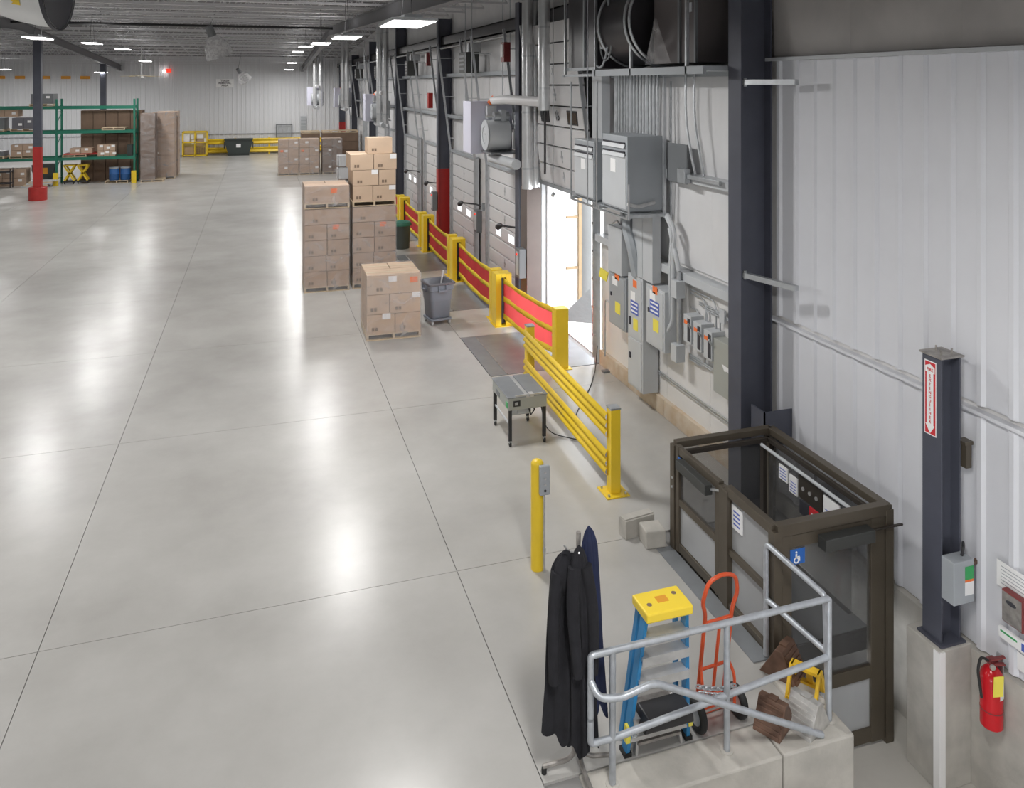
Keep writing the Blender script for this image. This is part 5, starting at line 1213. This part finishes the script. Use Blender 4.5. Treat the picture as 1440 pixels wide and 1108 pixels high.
for z in (0.05, 0.95, 1.66): MB().box(0, 1.62, 0, 0.05, z, z+0.07).box(0, 1.62, 0.9, 0.95, z, z+0.07).box(0, 0.05, 0, 0.95, z, z+0.07).box(1.57, 1.62, 0, 0.95, z, z+0.07).build('rail', 'yellow', cg)
mw = MB()
for k in range(14): mw.box(0.06+0.11*k, 0.066+0.11*k, 0.02, 0.026, 0.05, 0.95)
for k in range(9): mw.box(0.05, 1.57, 0.02, 0.026, 0.1+0.1*k, 0.106+0.1*k)
mw.build('mesh', 'yellow', cg)
MB().box(0.05, 1.57, 0.95, 0.97, 0.1, 1.66).build('back_sheet', 'fan_tan', cg)
for i, (x, z, w_, h_, m) in enumerate(((0.1, 1.05, 0.38, 0.5, 'paper'), (0.55, 1.2, 0.2, 0.3, 'paper'), (0.6, 0.85, 0.25, 0.3, 'paper'), (0.95, 1.25, 0.4, 0.25, 'paper'), (1.4, 0.95, 0.2, 0.3, 'paper'), (0.95, 0.75, 0.4, 0.4, 'cardboard'), (0.15, 0.15, 0.6, 0.5, 'cardboard'), (0.9, 0.15, 0.55, 0.5, 'cardboard_dark'))):
    o = MB().box(0, w_, 0, 0.3, 0, h_).build('paper_bundle' if m == 'paper' else 'cardboard_carton', m, loc=(-5.05+x, 58.35, z)); tag(o, 'white sheet of papers hung in the yellow cage' if m == 'paper' else 'brown carton inside the yellow cage', 'paper' if m == 'paper' else 'carton', 'papers in the cage' if m == 'paper' else 'cartons in the cage')
ct = thing('hand_cart', 'thin dark upright cart beside the yellow cage', 'cart', (-5.6, 58.2, 0))
for x in (0, 0.35): MB().box(x, x+0.03, 0, 0.03, 0, 1.3).build('upright', 'dark_enamel', ct)
for z in (0.12, 0.5, 0.9, 1.25): MB().box(0, 0.38, 0, 0.4, z, z+0.03).build('shelf', 'dark_enamel', ct)
sgn = thing('hanging_sign', 'white TRASH REMOVAL AREA sign high on the far wall', 'sign', (-2.36, 59.90, 5.05)); MB().box(-0.6, 0.6, 0, 0.02, -0.3, 0.3).build('board', 'paper', sgn)
lettering('TRASH\nREMOVAL\nAREA', 0.19, 'ink', sgn, (0, -0.004, 0), FACE_Y, space=0.9, bold=0.03)
ms = thing('mesh_screen', 'dark framed wire mesh panel standing by the far wall', 'screen', (1.13, 59.8, 1.05))
MB().box(0, 1.15, 0, 0.04, 0, 0.06).box(0, 1.15, 0, 0.04, 0.95, 1.01).box(0, 0.06, 0, 0.04, 0, 1.01).box(1.09, 1.15, 0, 0.04, 0, 1.01).build('frame', 'dark_enamel', ms)
mw = MB()
for k in range(18): mw.box(0.06*k+0.06, 0.06*k+0.068, 0.01, 0.02, 0.05, 0.96)
for k in range(14): mw.box(0.05, 1.1, 0.01, 0.02, 0.06*k+0.08, 0.06*k+0.088)
mw.build('mesh', 'grey_enamel', ms)
vt = thing('wall_vent', 'tall narrow louvred vent on the far wall', 'vent', (2.85, 59.86, 1.55)); MB().box(0, 0.45, 0, 0.03, 0, 1.1).build('frame', 'light_enamel', vt)
for k in range(9): MB().box(0.04, 0.41, -0.02, 0, 0.08+0.11*k, 0.14+0.11*k).build('slat', 'grey_enamel', vt)
for x in (-16.3, -15.15, -13.66, -12.44, -11.28):
    o = MB().box(-0.29, 0.29, 0, 0.05, -0.10, 0.10).box(-0.29, 0.29, -0.03, 0, -0.10, -0.07).build('orange_strip', 'orange_sign', loc=(x, 59.84, 5.43)); tag(o, 'narrow orange strip sign high on the far wall above the racks', 'sign', 'orange strips on the far wall')
ex = thing('exit_light', 'glowing red exit light with white lamp high before the far wall', 'exit light', (-6.1, 59.7, 5.8)); MB().box(-0.1, 0.22, 0, 0.08, 0, 0.25).build('box', 'red_light', ex); MB().box(-0.32, -0.12, -0.05, 0.05, 0.02, 0.14).build('lamp_head', 'lens', ex)

# ceiling fan and idle bell lamps
cf = thing('ceiling_fan', 'slim tan-bladed ceiling fan on a long white rod', 'ceiling fan', (-5.85, 45.0, 5.42))
MB().cyl((0, 0, 0), (0, 0, 1.7), 0.03, 8).build('rod', 'door_white', cf); MB().lathe([(0, -0.12), (0.16, -0.1), (0.18, 0.02), (0, 0.06)], 16).build('motor', 'door_white', cf, smooth=True)
for k in range(6):
    a = k*PI/3+0.2; MB().bar((0.15*math.cos(a), 0.15*math.sin(a), 0), (1.0*math.cos(a), 1.0*math.sin(a), -0.03), 0.14, 0.012).build('blade', 'fan_tan', cf)
def bell(loc, rx, ry, sc, label):
    t = thing('bell_lamp', label, 'lamp', loc, group='unlit bell lamps')
    t.rotation_euler = (rx, ry, 0)
    MB().lathe([(0.06*sc, 0.3*sc), (0.15*sc, 0.25*sc), (0.27*sc, 0.05*sc), (0.32*sc, -0.18*sc), (0.33*sc, -0.2*sc)], 24).build('reflector', 'bell_clear', t, smooth=True)
    MB().lathe([(0, 0.55*sc), (0.08*sc, 0.55*sc), (0.10*sc, 0.3*sc), (0, 0.28*sc)], 16).build('ballast', 'dark_enamel', t, smooth=True)
    v = Euler((rx, ry, 0)).to_matrix().inverted() @ Vector((0, 0, zc(loc[1])+0.62-loc[2])); MB().cyl((0, 0, 0.5*sc), v, 0.012, 6).build('stem', 'dark_enamel', t)
bell((-1.62, 33.6, 6.45), R(15), R(-20), 1.7, 'clear ribbed bell lamp hanging unlit under the roof ridge')
bell((-0.93, 50.0, 5.42), R(30), R(-35), 1.2, 'small tilted bell lamp hanging unlit near the trash sign')

# silver drum fan near the roof
df = thing('drum_fan', 'large silver drum fan with black end hanging close under the roof', 'fan', (-1.45, 6.76, 5.78)); df.rotation_euler = (0, 0, R(-6))
MB().lathe([(0.36, 0.0), (0.345, -0.12), (0.31, -0.28), (0.25, -0.45), (0.16, -0.60), (0.0, -0.68)], 40, c=(0, 0, 0), ax='x').build('drum', 'duct_metal', df, smooth=True)
MB().lathe([(0, -0.01), (0.36, -0.01), (0.375, 0.0), (0.375, -0.03)], 40, ax='x').build('end_disc', 'ink', df, smooth=True)
MB().grid(lambda u, v: ((-0.17-0.12*u), (0.338-0.035*u)*math.cos(R(205)+R(14)*v)*1.0, (0.338-0.035*u)*math.sin(R(205)+R(14)*v)*1.0), 3, 3).build('yellow_marking', 'yellow', df)
for x in (-0.1, -0.35): MB().cyl((x, 0, 0.25), (x, 0, 0.85), 0.01, 6).build('hanger', 'galv', df)

# ------------------------------------------------------------------ pallet racking with its loads
RKX = [-13.3, -9.55, -6.05]; RKY = 44.0
def upright(x, label):
    t = thing('rack_upright', label, 'rack frame', (x, RKY, 0), group='green rack uprights')
    for y in (0, 1.06): MB().box(-0.045, 0.045, y-0.04, y+0.04, 0, 4.25).build('leg', 'rack_green', t)
    for k in range(7):
        MB().bar((0, 0.02, 0.3+0.55*k), (0, 1.04, 0.3+0.55*k+(0.5 if k % 2 else 0)), 0.03, 0.03).build('brace', 'rack_green', t)
    MB().box(-0.11, 0.11, -0.26, -0.14, 0, 0.62).build('column_guard', 'yellow', t, bevel=0.01)
upright(RKX[0], 'dark green rack upright behind the free-standing column')
upright(RKX[1], 'dark green rack upright with yellow guard beside the red-footed free column')
upright(RKX[2], 'dark green rack upright with yellow guard beside the wrapped brown stacks')
for b_ in range(2):
    for z in (1.28, 2.60, 3.82):
        for y in (0, 1.06):
            o = MB().box(RKX[b_]+0.05, RKX[b_+1]-0.05, -0.03, 0.03, -0.07, 0.07).box(RKX[b_]+0.04, RKX[b_]+0.06, -0.05, 0.05, -0.12, 0.12).box(RKX[b_+1]-0.06, RKX[b_+1]-0.04, -0.05, 0.05, -0.12, 0.12).build('rack_beam', 'rack_green', loc=(0, RKY+y, z))
            tag(o, 'green horizontal rack beam at %s level, %s bay' % ({1.28: 'the lowest', 2.6: 'the middle', 3.82: 'the top'}[z], ('nearer the free column', 'nearer the wrapped stacks')[b_]), 'rack beam', 'green rack beams')
def load(x, y, z, sx, sy, sz, m, name, label, cat, grp=None, bevel=0.0):
    o = MB().box(0, sx, 0, sy, 0, sz).build(name, m, loc=(x, y, z), bevel=bevel); return tag(o, label, cat, grp)
Z1, Z2, Z3 = 1.355, 2.675, 3.895
def rpal(x, z, l): return pallet(x, RKY, z, 0, l, 'pallets in the rack', False)
for x, z in ((-12.9, Z1), (-11.6, Z1), (-12.9, Z2), (-11.55, Z2), (-10.75, Z3)): rpal(x, z, 'pale wooden pallet on the rack bay behind the free column')
rpal(-9.3, Z1, 'wooden pallet under the red sheet on the lowest rack level'); rpal(-7.55, Z2, 'empty pale pallet lying on the middle rack level')
def cluster(x, z, nx, nz, sx, sy, sz, m, label, grp, cap=None):
    for i in range(nx):
        for k in range(nz):
            c_ = carton((x, RKY+0.05, z), 0, i*sx, 0, k*sz, sx, sy, sz, label, grp, m, (0.35, 0.55) if (i+k) % 2 else (0.55, 0.3), None, False, False)
cluster(-12.85, Z1+0.123, 2, 1, 0.5, 0.9, 0.25, 'dark_enamel', 'black carton with white label on the lowest rack level', 'black cartons in the rack')
cluster(-11.55, Z1+0.123, 2, 2, 0.5, 0.9, 0.28, 'cardboard', 'brown carton on the lowest rack level behind the free column', 'cartons in the rack')
cluster(-12.9, Z2+0.123, 2, 1, 0.53, 0.9, 0.55, 'dark_enamel', 'black wrapped bundle on the middle rack level', 'black wrapped bundles in the rack')
cluster(-11.5, Z2+0.123, 2, 1, 0.5, 0.9, 0.55, 'bag_grey', 'dark plastic-wrapped bundle on the middle rack level', 'dark wrapped bundles in the rack')
cluster(-12.9, Z2+0.72, 3, 1, 0.55, 0.9, 0.40, 'cardboard', 'brown carton stacked on the wrapped bundles in the rack', 'cartons above the bundles')
cluster(-10.7, Z3+0.123, 2, 1, 0.5, 0.9, 0.5, 'dark_enamel', 'dark wrapped load on the very top of the rack', 'dark loads on top of the rack')
cluster(-12.9, 0.0, 4, 2, 0.5, 0.9, 0.42, 'cardboard', 'brown carton on the floor under the rack', 'cartons on the floor under the rack')
load(-9.25, RKY, Z1+0.123, 1.5, 0.95, 0.05, 'red_paint', 'red_sheet', 'flat red skid on the lowest rack level beside the upright', 'skid')
cluster(-9.0, Z1+0.18, 2, 1, 0.5, 0.8, 0.26, 'cardboard', 'low brown carton on the red skid in the rack', 'cartons on the red skid')
cluster(-7.75, Z1, 3, 2, 0.27, 0.6, 0.30, 'cardboard', 'small brown carton with white labels in the middle of the rack shelf', 'small labelled cartons in the rack')
load(-6.4, RKY+0.1, Z1, 0.25, 0.6, 0.55, 'dumpster', 'dark_crate', 'small dark crate at the end of the lowest rack level', 'crate')
# blue drums on a pallet
pallet(-7.4, RKY-0.05, 0, 0, 'wooden pallet under the two blue drums', 'pallets in the rack', False)
for x in (-7.02, -6.5):
    d_ = thing('blue_drum', 'blue plastic drum with grey rim under the rack beside the yellow guard', 'drum', (x, RKY+0.3, 0.123), group='blue drums')
    MB().lathe([(0, 0), (0.22, 0), (0.24, 0.05), (0.24, 0.30), (0.25, 0.32), (0.24, 0.34), (0.24, 0.62), (0, 0.62)], 22).build('body', 'drum_blue', d_, smooth=True)
    MB().lathe([(0.25, 0.60), (0.25, 0.66), (0.20, 0.66), (0.2, 0.64), (0, 0.64)], 22).build('lid', 'grey_enamel', d_, smooth=True)
# yellow scissor tables
for x in (-9.05, -8.45):
    s_ = thing('lift_table', 'yellow scissor lift table with crossed arms under the rack', 'lift table', (x, RKY+0.2, 0), group='yellow lift tables')
    MB().box(-0.26, 0.26, 0, 0.6, 0.90, 0.96).build('platform', 'yellow', s_)
    for y in (0.05, 0.5):
        MB().bar((-0.22, y, 0.16), (0.22, y, 0.90), 0.04, 0.08).bar((0.22, y, 0.16), (-0.22, y, 0.90), 0.04, 0.08).build('scissor_arm', 'yellow', s_)
    MB().box(-0.26, 0.26, 0, 0.6, 0.08, 0.16).build('base', 'black_plastic', s_)
    for dx in (-0.2, 0.2): MB().cyl((dx-0.02, 0.05, 0.05), (dx+0.02, 0.05, 0.05), 0.05, 12).build('wheel', 'rubber', s_)
t_ = thing('tilt_truck', 'dark tilt cart with orange sticker on the floor under the rack', 'cart', (-10.5, RKY+0.25, 0))
MB().prism([(0.1, 0.12), (0.62, 0.12), (0.85, 1.0), (-0.2, 1.0), (-0.2, 0.7)], 0, 0.7, 'y').build('tub', 'bin_dark', t_); MB().box(0.15, 0.5, -0.01, 0, 0.55, 0.85).build('sticker', 'orange_sign', t_); MB().cyl((0.2, 0, 0.12), (0.2, 0.6, 0.12), 0.12, 14).build('wheel', 'rubber', t_)
for k in range(5):
    o = MB().box(0, 1.1-0.1*(k % 2), 0, 0.6, 0, 0.06).build('plank_bundle', 'pallet_wood' if k % 2 else 'light_enamel', loc=(-10.9+0.1*k, RKY-0.75+0.01*k, 0.062*k), rot=(0, 0, 0.04*k)); tag(o, 'pale flattened sheet in the pile on the floor behind the free column', 'sheet', 'pile of pale sheets')
ut = thing('utility_cart', 'black two-shelf utility cart on the floor before the rack cartons', 'cart', (-12.1, RKY-0.7, 0))
for z in (0.2, 0.75): MB().box(0, 0.75, 0, 0.5, z, z+0.06).build('shelf', 'black_plastic', ut)
for x in (0.02, 0.70):
    for y in (0.02, 0.45): MB().box(x, x+0.04, y, y+0.04, 0.0, 0.95).build('upright', 'black_plastic', ut)
# tall brown sheets stacked behind the rack
for i in range(5):
    for k in range(3):
        carton((-8.75, RKY+1.35, 0), 0, i*0.58, 0, 1.22*k, 0.57, 1.0, 1.20, 'tall dark brown flattened-carton bundle behind the rack', 'flat carton bundles behind the rack', 'cardboard_dark', mark=False)
for i, (x, y, z0) in enumerate(((-5.75, 43.9, 3), (-5.35, 45.2, 3), (-5.3, 46.6, 3))):
    pallet(x, y, 0, 0, 'wooden pallet under the tall wrapped stacks beside the rack', 'far pallets', False)
    for k in range(3): carton((x, y, 0), 0, 0, 0, 0.123+1.13*k, PW*0.62 if i == 0 else PW, PD, 1.13, 'tall brown carton bundle in the wrapped stacks beside the rack', 'wrapped bundles beside the rack', 'cardboard_dark' if i == 0 else 'cardboard', mark=False)
    wrap((x, y, 0), 0, PW*0.62 if i == 0 else PW, PD, 0.05, 3.5, 'clear stretch wrap round the %s' % ('narrow tall stack touching the rack upright', 'tall stack just behind the narrow one', 'rearmost tall stack beside the rack')[i], 30+i)
